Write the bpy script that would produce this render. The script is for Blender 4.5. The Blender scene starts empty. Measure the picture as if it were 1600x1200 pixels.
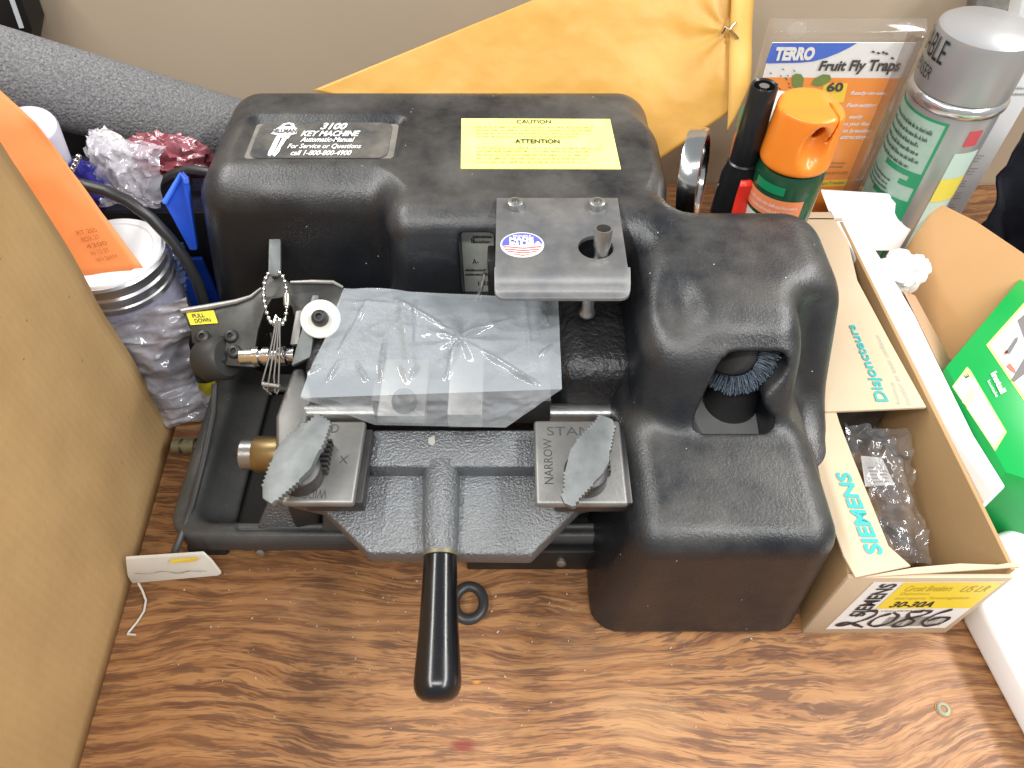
import bpy, bmesh, math, random
import numpy as np
from mathutils import Vector, Matrix, noise as mnoise

sc = bpy.context.scene
col = sc.collection
RND = random.Random(7)

# ------------------------------------------------------------------ camera
CAM_H, PITCH, FPX = 0.52, math.radians(51), 1155.0
cam = bpy.data.cameras.new('camera')
cam.lens = FPX / 1600 * 36
cam.sensor_width = 36
cam.clip_start = 0.01
cam.clip_end = 50
camo = bpy.data.objects.new('camera', cam)
camo.location = (0, 0, CAM_H)
camo.rotation_euler = (math.pi / 2 - PITCH, 0, 0)
col.objects.link(camo)
sc.camera = camo
# ------------------------------------------------------------------ light
world = bpy.data.worlds.new('World')
sc.world = world
world.use_nodes = True
world.node_tree.nodes['Background'].inputs[0].default_value = (0.90, 0.95, 1.0, 1)
world.node_tree.nodes['Background'].inputs[1].default_value = 0.32


def strip_light(name, loc, rot, sx, sy, watts, colr):
    l = bpy.data.lights.new(name, 'AREA')
    l.shape = 'RECTANGLE'
    l.size, l.size_y = sx, sy
    l.energy = watts
    l.color = colr
    o = bpy.data.objects.new(name, l)
    o.location = loc
    o.rotation_euler = rot
    col.objects.link(o)
    return o


strip_light('ceiling_or_fill_lamp', (-1.15, 0.1, 1.9), (0, math.radians(-33), 0), 0.26, 3.4, 56, (1, .99, .96))
strip_light('ceiling_or_fill_lamp', (1.6, 0.1, 1.8), (0, math.radians(43), 0), 0.26, 3.4, 74, (1, .99, .96))
strip_light('ceiling_or_fill_lamp', (0.1, -0.75, 2.0), (math.radians(-26), 0, 0), 1.8, 0.30, 42, (1, .99, .97))
strip_light('ceiling_or_fill_lamp', (0.15, 2.1, 1.9), (math.radians(48), 0, 0), 3.0, 0.5, 60, (.95, .98, 1))  # added fill beyond the wall, gives the cover tops a sheen
sc.view_settings.view_transform = 'Standard'
sc.view_settings.look = 'None'
sc.view_settings.gamma = 1
sc.view_settings.use_curve_mapping = False
sc.view_settings.exposure = 0.20

# ------------------------------------------------------------------ measuring helpers
CT, ST = math.cos(PITCH), math.sin(PITCH)


def ray(px, py):
    u, v = (px - 800) / FPX, (600 - py) / FPX
    return Vector((u, CT + v * ST, -ST + v * CT))


def W(px, py, z=0.0):
    d = ray(px, py)
    t = (z - CAM_H) / d.z
    return Vector((d.x * t, d.y * t, z))


def WY(px, py, y):
    d = ray(px, py)
    t = y / d.y
    return Vector((d.x * t, y, CAM_H + d.z * t))


def WP(px, py, p0, n):
    d = ray(px, py)
    o = Vector((0, 0, CAM_H))
    t = (Vector(p0) - o).dot(n) / d.dot(n)
    return o + d * t


# ------------------------------------------------------------------ materials
MATS = {}


def lin(c):
    return tuple(c) + (1.0,)


def M(name, base, rough=0.5, metal=0.0, mottle=None, bump=None, spec=0.5, coat=0.0,
      rough_var=None, dust=None, stretch=(1, 1, 1)):
    """mottle=(scale, amount, colour2), bump=(scale, strength, distance), dust=(colour, amount, scale)"""
    if name in MATS:
        return MATS[name]
    m = bpy.data.materials.new(name)
    m.use_nodes = True
    nt = m.node_tree
    N, L = nt.nodes, nt.links
    b = N['Principled BSDF']
    b.inputs['Base Color'].default_value = lin(base)
    b.inputs['Roughness'].default_value = rough
    b.inputs['Metallic'].default_value = metal
    b.inputs['Specular IOR Level'].default_value = spec
    b.inputs['Coat Weight'].default_value = coat
    tc = N.new('ShaderNodeTexCoord')
    mp = N.new('ShaderNodeMapping')
    mp.inputs['Scale'].default_value = stretch
    L.new(tc.outputs['Object'], mp.inputs['Vector'])

    def nz(scale, detail=4, rg=0.6):
        n = N.new('ShaderNodeTexNoise')
        n.inputs['Scale'].default_value = scale
        n.inputs['Detail'].default_value = detail
        n.inputs['Roughness'].default_value = rg
        L.new(mp.outputs[0], n.inputs['Vector'])
        return n

    out = None
    if mottle:
        s, a, c2 = mottle
        n = nz(s, 6)
        r = N.new('ShaderNodeMapRange')
        r.inputs['From Min'].default_value = 0.35
        r.inputs['From Max'].default_value = 0.7
        r.inputs['To Max'].default_value = a
        L.new(n.outputs[0], r.inputs[0])
        mx = N.new('ShaderNodeMix')
        mx.data_type = 'RGBA'
        mx.inputs[6].default_value = lin(base)
        mx.inputs[7].default_value = lin(c2)
        L.new(r.outputs[0], mx.inputs[0])
        out = mx.outputs[2]
    if dust:
        c2, a, s = dust
        g = N.new('ShaderNodeNewGeometry')
        sp = N.new('ShaderNodeSeparateXYZ')
        L.new(g.outputs['Normal'], sp.inputs[0])
        r1 = N.new('ShaderNodeMapRange')
        r1.inputs['From Min'].default_value = 0.1
        r1.inputs['From Max'].default_value = 1.0
        L.new(sp.outputs[2], r1.inputs[0])
        n = nz(s, 7, 0.65)
        r2 = N.new('ShaderNodeMapRange')
        r2.inputs['From Min'].default_value = 0.36
        r2.inputs['From Max'].default_value = 0.72
        r2.inputs['To Max'].default_value = a
        L.new(n.outputs[0], r2.inputs[0])
        mu = N.new('ShaderNodeMath')
        mu.operation = 'MULTIPLY'
        L.new(r1.outputs[0], mu.inputs[0])
        L.new(r2.outputs[0], mu.inputs[1])
        mx = N.new('ShaderNodeMix')
        mx.data_type = 'RGBA'
        if out:
            L.new(out, mx.inputs[6])
        else:
            mx.inputs[6].default_value = lin(base)
        mx.inputs[7].default_value = lin(c2)
        L.new(mu.outputs[0], mx.inputs[0])
        out = mx.outputs[2]
    if out:
        L.new(out, b.inputs['Base Color'])
    if rough_var:
        s, lo, hi = rough_var
        n = nz(s, 5)
        r = N.new('ShaderNodeMapRange')
        r.inputs['From Min'].default_value = 0.3
        r.inputs['From Max'].default_value = 0.7
        r.inputs['To Min'].default_value = lo
        r.inputs['To Max'].default_value = hi
        L.new(n.outputs[0], r.inputs[0])
        L.new(r.outputs[0], b.inputs['Roughness'])
    if bump:
        s, st, d = bump
        n = nz(s, 3)
        bp = N.new('ShaderNodeBump')
        bp.inputs['Strength'].default_value = st
        bp.inputs['Distance'].default_value = d
        L.new(n.outputs[0], bp.inputs['Height'])
        L.new(bp.outputs[0], b.inputs['Normal'])
    MATS[name] = m
    return m


def film(name, tint, opacity, rough=0.12, spec=0.6, bump=None, metal=0.0, mottle=None, ior=1.75):
    """thin clear plastic: a see-through body with a glossy skin on top"""
    new = name not in MATS
    m = M(name, tint, .5, metal, spec=.2, bump=bump, mottle=mottle)
    if not new:
        return m
    nt = m.node_tree
    N, L = nt.nodes, nt.links
    p = N['Principled BSDF']
    out = N['Material Output']
    tr = N.new('ShaderNodeBsdfTransparent')
    m1 = N.new('ShaderNodeMixShader')
    m1.inputs[0].default_value = opacity
    L.new(tr.outputs[0], m1.inputs[1])
    L.new(p.outputs[0], m1.inputs[2])
    gl = N.new('ShaderNodeBsdfGlossy')
    gl.inputs['Roughness'].default_value = rough
    fr = N.new('ShaderNodeLayerWeight')
    fr.inputs['Blend'].default_value = .5
    if p.inputs['Normal'].links:
        s = p.inputs['Normal'].links[0].from_socket
        L.new(s, gl.inputs['Normal'])
    pw = N.new('ShaderNodeMath')
    pw.operation = 'POWER'
    pw.inputs[1].default_value = 3.5
    L.new(fr.outputs['Facing'], pw.inputs[0])
    ad = N.new('ShaderNodeMath')
    ad.operation = 'MULTIPLY_ADD'
    ad.inputs[1].default_value = .45
    ad.inputs[2].default_value = ((ior - 1) / (ior + 1)) ** 2
    L.new(pw.outputs[0], ad.inputs[0])
    m2 = N.new('ShaderNodeMixShader')
    L.new(ad.outputs[0], m2.inputs[0])
    L.new(m1.outputs[0], m2.inputs[1])
    L.new(gl.outputs[0], m2.inputs[2])
    L.new(m2.outputs[0], out.inputs['Surface'])
    return m


black_plastic = M('black_plastic', (.0065, .0080, .0112), .37, bump=(560, .34, .0009),
                  dust=((.205, .192, .172), .36, 17), rough_var=(30, .28, .46), spec=.6)
cast_black = M('cast_black', (.05, .052, .055), .42, bump=(300, .35, .001), dust=((.16, .15, .13), .45, 25))
hammered = M('hammered_paint', (.17, .18, .192), .28, metal=.6, bump=(560, .95, .0019),
             dust=((.2, .19, .17), .35, 22), spec=.7)
dark_metal = M('dark_metal', (.05, .05, .052), .42, metal=.6, mottle=(60, .6, (.09, .085, .08)))
steel = M('steel', (.42, .42, .41), .32, metal=.9, mottle=(90, .6, (.26, .25, .24)), bump=(500, .1, .0004))
worn_steel = M('worn_steel', (.275, .27, .258), .45, metal=.65, mottle=(55, .8, (.19, .186, .175)), bump=(400, .2, .0006))
zinc = M('zinc', (.185, .198, .198), .5, metal=.5, mottle=(90, .8, (.115, .125, .125)), bump=(300, .12, .0006))
chrome = M('chrome', (.75, .75, .74), .14, metal=1.0)
brass = M('brass', (.36, .27, .13), .38, metal=.85, mottle=(120, .6, (.22, .16, .08)))
handle_black = M('handle_black', (.005, .005, .006), .2, rough_var=(60, .17, .25), spec=.6)
rubber = M('rubber', (.014, .014, .015), .6)
slot_shade_black = M('slot_shade_black', (.006, .006, .006), .7)
paper_white = M('paper_white', (.8, .8, .78), .6, mottle=(40, .3, (.72, .71, .68)))
paint_white = M('print_white', (.78, .78, .77), .5)
ink = M('ink_black', (.02, .02, .022), .55)
ink_soft = M('ink_faded', (.25, .24, .2), .6)
cardboard = M('cardboard', (.44, .285, .130), .75, mottle=(10, .8, (.34, .212, .092)), bump=(190, .22, .0011), spec=.25)
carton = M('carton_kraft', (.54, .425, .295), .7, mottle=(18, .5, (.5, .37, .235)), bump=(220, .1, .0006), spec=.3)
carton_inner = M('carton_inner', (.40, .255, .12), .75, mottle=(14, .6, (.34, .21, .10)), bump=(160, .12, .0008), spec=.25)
carton_white = M('carton_white', (.80, .80, .80), .55, mottle=(25, .35, (.7, .69, .67)))
orange_plastic = M('orange_plastic', (.85, .23, .02), .32, coat=.2)
yellow_label = M('yellow_label', (.80, .78, .20), .45, mottle=(50, .4, (.84, .83, .38)))


def specks(m, scale, size, colr, keep=.5):
    """scattered dust specks"""
    nt = m.node_tree
    N, L = nt.nodes, nt.links
    b = N['Principled BSDF']
    tc = N.new('ShaderNodeTexCoord')
    v = N.new('ShaderNodeTexVoronoi')
    v.inputs['Scale'].default_value = scale
    L.new(tc.outputs['Object'], v.inputs['Vector'])
    sp = N.new('ShaderNodeSeparateColor')
    L.new(v.outputs['Color'], sp.inputs[0])
    r = N.new('ShaderNodeMapRange')
    r.inputs[1].default_value, r.inputs[2].default_value = size, size * .6
    L.new(v.outputs['Distance'], r.inputs[0])
    g = N.new('ShaderNodeMath')
    g.operation = 'GREATER_THAN'
    g.inputs[1].default_value = keep
    L.new(sp.outputs[0], g.inputs[0])
    mu = N.new('ShaderNodeMath')
    mu.operation = 'MULTIPLY'
    L.new(r.outputs[0], mu.inputs[0])
    L.new(g.outputs[0], mu.inputs[1])
    mx = N.new('ShaderNodeMix')
    mx.data_type = 'RGBA'
    lk = b.inputs['Base Color'].links
    if lk:
        L.new(lk[0].from_socket, mx.inputs[6])
    else:
        mx.inputs[6].default_value = b.inputs['Base Color'].default_value
    mx.inputs[7].default_value = lin(colr)
    L.new(mu.outputs[0], mx.inputs[0])
    L.new(mx.outputs[2], b.inputs['Base Color'])


def corrugation(m, period):
    nt = m.node_tree
    N, L = nt.nodes, nt.links
    b = N['Principled BSDF']
    tc = N.new('ShaderNodeTexCoord')
    w = N.new('ShaderNodeTexWave')
    w.bands_direction = 'Y'
    w.inputs['Scale'].default_value = .314 / period
    w.inputs['Distortion'].default_value = .6
    L.new(tc.outputs['Object'], w.inputs['Vector'])
    bp = N.new('ShaderNodeBump')
    bp.inputs['Strength'].default_value = .10
    bp.inputs['Distance'].default_value = .0012
    L.new(w.outputs['Fac'], bp.inputs['Height'])
    old = b.inputs['Normal'].links[0].from_socket
    L.new(old, bp.inputs['Normal'])
    L.new(bp.outputs[0], b.inputs['Normal'])


corrugation(cardboard, .0065)
specks(black_plastic, 95, .05, (.5, .5, .48), .55)
specks(cast_black, 120, .05, (.4, .4, .38), .6)
specks(cardboard, 60, .06, (.22, .13, .06), .6)

# ------------------------------------------------------------------ mesh building
WORLD = {}


class MB:
    def __init__(self):
        self.v, self.f = [], []

    def add(self, vs, fs):
        o = len(self.v)
        self.v += [Vector(p) for p in vs]
        self.f += [tuple(i + o for i in f) for f in fs]
        return self

    def box(self, a, b):
        x0, y0, z0 = a
        x1, y1, z1 = b
        return self.add([(x0, y0, z0), (x1, y0, z0), (x1, y1, z0), (x0, y1, z0),
                         (x0, y0, z1), (x1, y0, z1), (x1, y1, z1), (x0, y1, z1)],
                        [(3, 2, 1, 0), (4, 5, 6, 7), (0, 1, 5, 4), (1, 2, 6, 5), (2, 3, 7, 6), (3, 0, 4, 7)])

    def prism(self, poly, ext):
        n = len(poly)
        poly = [Vector(p) for p in poly]
        ext = Vector(ext)
        nrm = Vector()
        for i in range(n):
            a, b = poly[i], poly[(i + 1) % n]
            nrm += a.cross(b)
        if nrm.dot(ext) < 0:
            poly = poly[::-1]
        vs = poly + [p + ext for p in poly]
        fs = [tuple(range(n - 1, -1, -1)), tuple(range(n, 2 * n))]
        fs += [(i, (i + 1) % n, n + (i + 1) % n, n + i) for i in range(n)]
        return self.add(vs, fs)

    def tube(self, pts, r, n=10, closed=False):
        pts = [Vector(p) for p in pts]
        k = len(pts)
        rs = r if isinstance(r, (list, tuple)) else [r] * k
        vs, fs = [], []
        ref = None
        for i, p in enumerate(pts):
            if closed:
                t = pts[(i + 1) % k] - pts[i - 1]
            else:
                t = pts[min(i + 1, k - 1)] - pts[max(i - 1, 0)]
            t.normalize()
            if ref is None:
                ref = t.orthogonal().normalized()
            ref = (ref - t * ref.dot(t)).normalized()
            bb = t.cross(ref)
            for j in range(n):
                a = 2 * math.pi * j / n
                vs.append(p + (ref * math.cos(a) + bb * math.sin(a)) * rs[i])
        for i in range(k if closed else k - 1):
            for j in range(n):
                a = i * n + j
                b = i * n + (j + 1) % n
                c = ((i + 1) % k) * n + (j + 1) % n
                d = ((i + 1) % k) * n + j
                fs.append((a, b, c, d))
        if not closed:
            fs.append(tuple(range(n - 1, -1, -1)))
            fs.append(tuple((k - 1) * n + j for j in range(n)))
        return self.add(vs, fs)

    def lathe(self, prof, o=(0, 0, 0), axis=(0, 0, 1), n=32, ref=None):
        ax = Vector(axis).normalized()
        o = Vector(o)
        e1 = (Vector(ref) - ax * Vector(ref).dot(ax)).normalized() if ref else ax.orthogonal().normalized()
        e2 = ax.cross(e1)
        vs, fs, rings = [], [], []
        for r, h in prof:
            if r < 1e-7:
                rings.append([len(vs)])
                vs.append(o + ax * h)
            else:
                rings.append(list(range(len(vs), len(vs) + n)))
                for j in range(n):
                    a = 2 * math.pi * j / n
                    vs.append(o + ax * h + (e1 * math.cos(a) + e2 * math.sin(a)) * r)
        for A, B in zip(rings, rings[1:]):
            for j in range(n):
                k = (j + 1) % n
                if len(A) == 1 and len(B) == 1:
                    continue
                if len(A) == 1:
                    fs.append((A[0], B[k], B[j]))
                elif len(B) == 1:
                    fs.append((A[j], A[k], B[0]))
                else:
                    fs.append((A[j], A[k], B[k], B[j]))
        if len(rings[0]) > 1:
            fs.append(tuple(rings[0][::-1]))
        if len(rings[-1]) > 1:
            fs.append(tuple(rings[-1]))
        return self.add(vs, fs)

    def sphere(self, c, r, n=12, sq=(1, 1, 1)):
        k = n // 2
        prof = [(r * math.sin(math.pi * i / k), -r * math.cos(math.pi * i / k)) for i in range(k + 1)]
        prof[0] = (0, -r)
        prof[-1] = (0, r)
        s = len(self.v)
        self.lathe(prof, c, (0, 0, 1), n)
        c = Vector(c)
        for i in range(s, len(self.v)):
            d = self.v[i] - c
            self.v[i] = c + Vector((d.x * sq[0], d.y * sq[1], d.z * sq[2]))
        return self

    def grid(self, P, thick=0.0):
        """P[i][j] -> points"""
        a, b = len(P), len(P[0])
        vs = [p for row in P for p in row]
        fs = [(i * b + j, i * b + j + 1, (i + 1) * b + j + 1, (i + 1) * b + j)
              for i in range(a - 1) for j in range(b - 1)]
        return self.add(vs, fs)


def mesh_obj(name, verts, faces, mat, parent=None, bevel=0, seg=2, smooth=40, solidify=0, recalc=True):
    me = bpy.data.meshes.new(name)
    vs = np.array([tuple(v) for v in verts], dtype=float)
    lo, hi = vs.min(0), vs.max(0)
    base = Vector(((lo[0] + hi[0]) / 2, (lo[1] + hi[1]) / 2, lo[2]))
    vs = vs - np.array(base)
    me.from_pydata(vs.tolist(), [], [tuple(int(i) for i in f) for f in faces])
    bm = bmesh.new()
    bm.from_mesh(me)
    if recalc:
        bmesh.ops.recalc_face_normals(bm, faces=bm.faces)
    if bevel:
        es = [e for e in bm.edges if len(e.link_faces) == 2 and e.calc_face_angle(0) > math.radians(35)]
        bmesh.ops.bevel(bm, geom=es, offset=bevel, segments=seg, profile=.5, affect='EDGES', clamp_overlap=True)
    bm.to_mesh(me)
    bm.free()
    if smooth:
        me.shade_smooth()
        me.set_sharp_from_angle(angle=math.radians(smooth))
    me.materials.append(mat)
    o = bpy.data.objects.new(name, me)
    col.objects.link(o)
    if solidify:
        s = o.modifiers.new('thickness', 'SOLIDIFY')
        s.thickness = solidify
        s.offset = 0
    WORLD[o.name] = base
    if parent:
        o.parent = parent
        o.location = base - WORLD[parent.name]
    else:
        o.location = base
    return o


def B(mb, name, mat, parent=None, **k):
    return mesh_obj(name, mb.v, mb.f, mat, parent, **k)


def tag(o, label=None, cat=None, group=None, kind=None):
    if label:
        o['label'] = label
    if cat:
        o['category'] = cat
    if group:
        o['group'] = group
    if kind:
        o['kind'] = kind
    return o


def thing(name, loc, label, cat, group=None):
    o = bpy.data.objects.new(name, None)
    o.empty_display_size = .02
    o.location = loc
    col.objects.link(o)
    WORLD[o.name] = Vector(loc)
    return tag(o, label, cat, group)


# ------------------------------------------------------------------ print helpers
_tcache = {}


def text2d(s, bold=0.0, shear=0.0):
    key = (s, bold, shear)
    if key in _tcache:
        return _tcache[key]
    cu = bpy.data.curves.new('t', 'FONT')
    cu.body = s
    cu.size = 1
    cu.offset = bold
    cu.shear = shear
    cu.resolution_u = 3
    o = bpy.data.objects.new('t', cu)
    col.objects.link(o)
    bpy.context.view_layer.update()
    me = bpy.data.meshes.new_from_object(o.evaluated_get(bpy.context.evaluated_depsgraph_get()))
    vs = [(v.co.x, v.co.y) for v in me.vertices]
    fs = [tuple(p.vertices) for p in me.polygons]
    bpy.data.objects.remove(o)
    bpy.data.curves.remove(cu)
    bpy.data.meshes.remove(me)
    if vs:
        xs = [v[0] for v in vs]
        ys = [v[1] for v in vs]
        x0, x1, y0, y1 = min(xs), max(xs), min(ys), max(ys)
        vs = [((x - x0) / (x1 - x0 + 1e-9), (y - y0) / (y1 - y0 + 1e-9)) for x, y in vs]
    _tcache[key] = (vs, fs)
    return vs, fs


def quadmap(p00, p10, p11, p01, eps=.0003):
    p00, p10, p11, p01 = map(Vector, (p00, p10, p11, p01))
    n = (p10 - p00).cross(p01 - p00).normalized()

    def f(u, v, e=1.0):
        return (p00 * (1 - u) + p10 * u) * (1 - v) + (p01 * (1 - u) + p11 * u) * v + n * eps * e
    return f


def cylmap(o, axis, ref, r, a0, a1, h0, h1, eps=.0003):
    ax = Vector(axis).normalized()
    e1 = (Vector(ref) - ax * Vector(ref).dot(ax)).normalized()
    e2 = ax.cross(e1)
    o = Vector(o)

    def f(u, v, e=1.0):
        a = math.radians(a0 + (a1 - a0) * u)
        return o + ax * (h0 + (h1 - h0) * v) + (e1 * math.cos(a) + e2 * math.sin(a)) * (r + eps * e)
    return f


def put_text(mb, f, s, u0, v0, u1, v1, bold=0.02, shear=0.0, e=2.0):
    vs, fs = text2d(s, bold, shear)
    mb.add([f(u0 + (u1 - u0) * x, v0 + (v1 - v0) * y, e) for x, y in vs], fs)


def patch(mb, f, u0, v0, u1, v1, nu=1, nv=1, e=1.0):
    P = [[f(u0 + (u1 - u0) * i / nu, v0 + (v1 - v0) * j / nv, e) for j in range(nv + 1)] for i in range(nu + 1)]
    a, b = nu + 1, nv + 1
    vs = [p for row in P for p in row]
    fs = [(i * b + j, (i + 1) * b + j, (i + 1) * b + j + 1, i * b + j + 1) for i in range(nu) for j in range(nv)]
    mb.add(vs, fs)


def upoly(mb, f, pts, e=1.0):
    mb.add([f(u, v, e) for u, v in pts], [tuple(range(len(pts)))])


def fineprint(mb, f, u0, v0, u1, v1, rows, seed=1, fill=.62, e=2.0, wmin=.02, wmax=.07, gap=.012, rag=.2):
    r = random.Random(seed)
    dv = (v1 - v0) / rows
    for k in range(rows):
        vb = v1 - (k + 1) * dv
        u = u0
        end = u1 - r.random() * rag * (u1 - u0)
        while u < end:
            w = r.uniform(wmin, wmax) * (u1 - u0)
            w = min(w, end - u)
            # each word: a few letter ticks joined into a low bar
            n = max(1, int(w / (.011 * (u1 - u0))))
            for q in range(n):
                a = u + w * q / n
                b = a + w / n * r.uniform(.55, .8)
                hh = dv * fill * r.choice((.62, .62, .7, 1.0))
                patch(mb, f, a, vb, b, vb + hh, e=e)
            u += w + gap * (u1 - u0)


def bolt(name, p, nrm, r, h, mat, parent, socket=True, n=20):
    mb = MB()
    prof = [(0, -.002), (r, -.002), (r, h * .35), (r * .85, h * .8), (r * .55, h)]
    if socket:
        prof += [(r * .42, h), (r * .40, h * .3), (0, h * .3)]
    else:
        prof += [(0, h * 1.02)]
    mb.lathe(prof, p, nrm, n)
    return B(mb, name, mat, parent, smooth=35)


# ------------------------------------------------------------------ solid modelling on a distance grid
def rb(X, Y, Z, x0, x1, y0, y1, z0, z1, r):
    cx, hx = (x0 + x1) / 2, (x1 - x0) / 2
    cy, hy = (y0 + y1) / 2, (y1 - y0) / 2
    cz, hz = (z0 + z1) / 2, (z1 - z0) / 2
    qx, qy, qz = abs(X - cx) - hx + r, abs(Y - cy) - hy + r, abs(Z - cz) - hz + r
    return np.sqrt(np.maximum(qx, 0) ** 2 + np.maximum(qy, 0) ** 2 + np.maximum(qz, 0) ** 2) \
        + np.minimum(np.maximum(qx, np.maximum(qy, qz)), 0) - r


def smin(a, b, k):
    h = np.clip(.5 + .5 * (b - a) / k, 0, 1)
    return b + (a - b) * h - k * h * (1 - h)


def smax(a, b, k):
    return -smin(-a, -b, k)


def surface_nets(F, org, h):
    S = F < 0
    C = [(a, b, c) for a in (0, 1) for b in (0, 1) for c in (0, 1)]
    nx, ny, nz = [n - 1 for n in F.shape]
    sl = lambda A, c: A[c[0]:c[0] + nx, c[1]:c[1] + ny, c[2]:c[2] + nz]
    cnt = sum(sl(S, c).astype(np.int8) for c in C)
    act = (cnt > 0) & (cnt < 8)
    ijk = np.argwhere(act)
    idx = -np.ones(act.shape, np.int64)
    idx[act] = np.arange(len(ijk))
    vals = {c: F[ijk[:, 0] + c[0], ijk[:, 1] + c[1], ijk[:, 2] + c[2]] for c in C}
    acc = np.zeros((len(ijk), 3))
    num = np.zeros(len(ijk))
    for c in C:
        for ax in range(3):
            if c[ax] == 0:
                d = list(c)
                d[ax] = 1
                fa, fb = vals[c], vals[tuple(d)]
                x = (fa < 0) != (fb < 0)
                t = np.where(x, fa / np.where(x, fa - fb, 1), 0)
                p = np.tile(np.array(c, float), (len(ijk), 1))
                p[:, ax] += t
                acc += p * x[:, None]
                num += x
    V = (acc / num[:, None] + ijk) * h + np.array(org)
    faces = []
    for ax in range(3):
        o1, o2 = [(1, 2), (2, 0), (0, 1)][ax]
        a = [slice(None)] * 3
        b = [slice(None)] * 3
        a[ax], b[ax] = slice(0, -1), slice(1, None)
        ch = S[tuple(a)] != S[tuple(b)]
        e = np.argwhere(ch)
        ok = (e[:, o1] > 0) & (e[:, o2] > 0) & (e[:, o1] < F.shape[o1] - 1) & (e[:, o2] < F.shape[o2] - 1)
        e = e[ok]
        q = []
        for d1, d2 in ((-1, -1), (0, -1), (0, 0), (-1, 0)):
            c = e.copy()
            c[:, o1] += d1
            c[:, o2] += d2
            q.append(idx[c[:, 0], c[:, 1], c[:, 2]])
        q = np.stack(q, 1)
        ins = S[e[:, 0], e[:, 1], e[:, 2]]
        q[~ins] = q[~ins][:, ::-1]
        faces.append(q)
    return V, np.concatenate(faces)


def grid3(x0, x1, y0, y1, z0, z1, h):
    return np.meshgrid(np.arange(x0, x1, h, dtype=np.float32), np.arange(y0, y1, h, dtype=np.float32),
                       np.arange(z0, z1, h, dtype=np.float32), indexing='ij')


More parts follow.
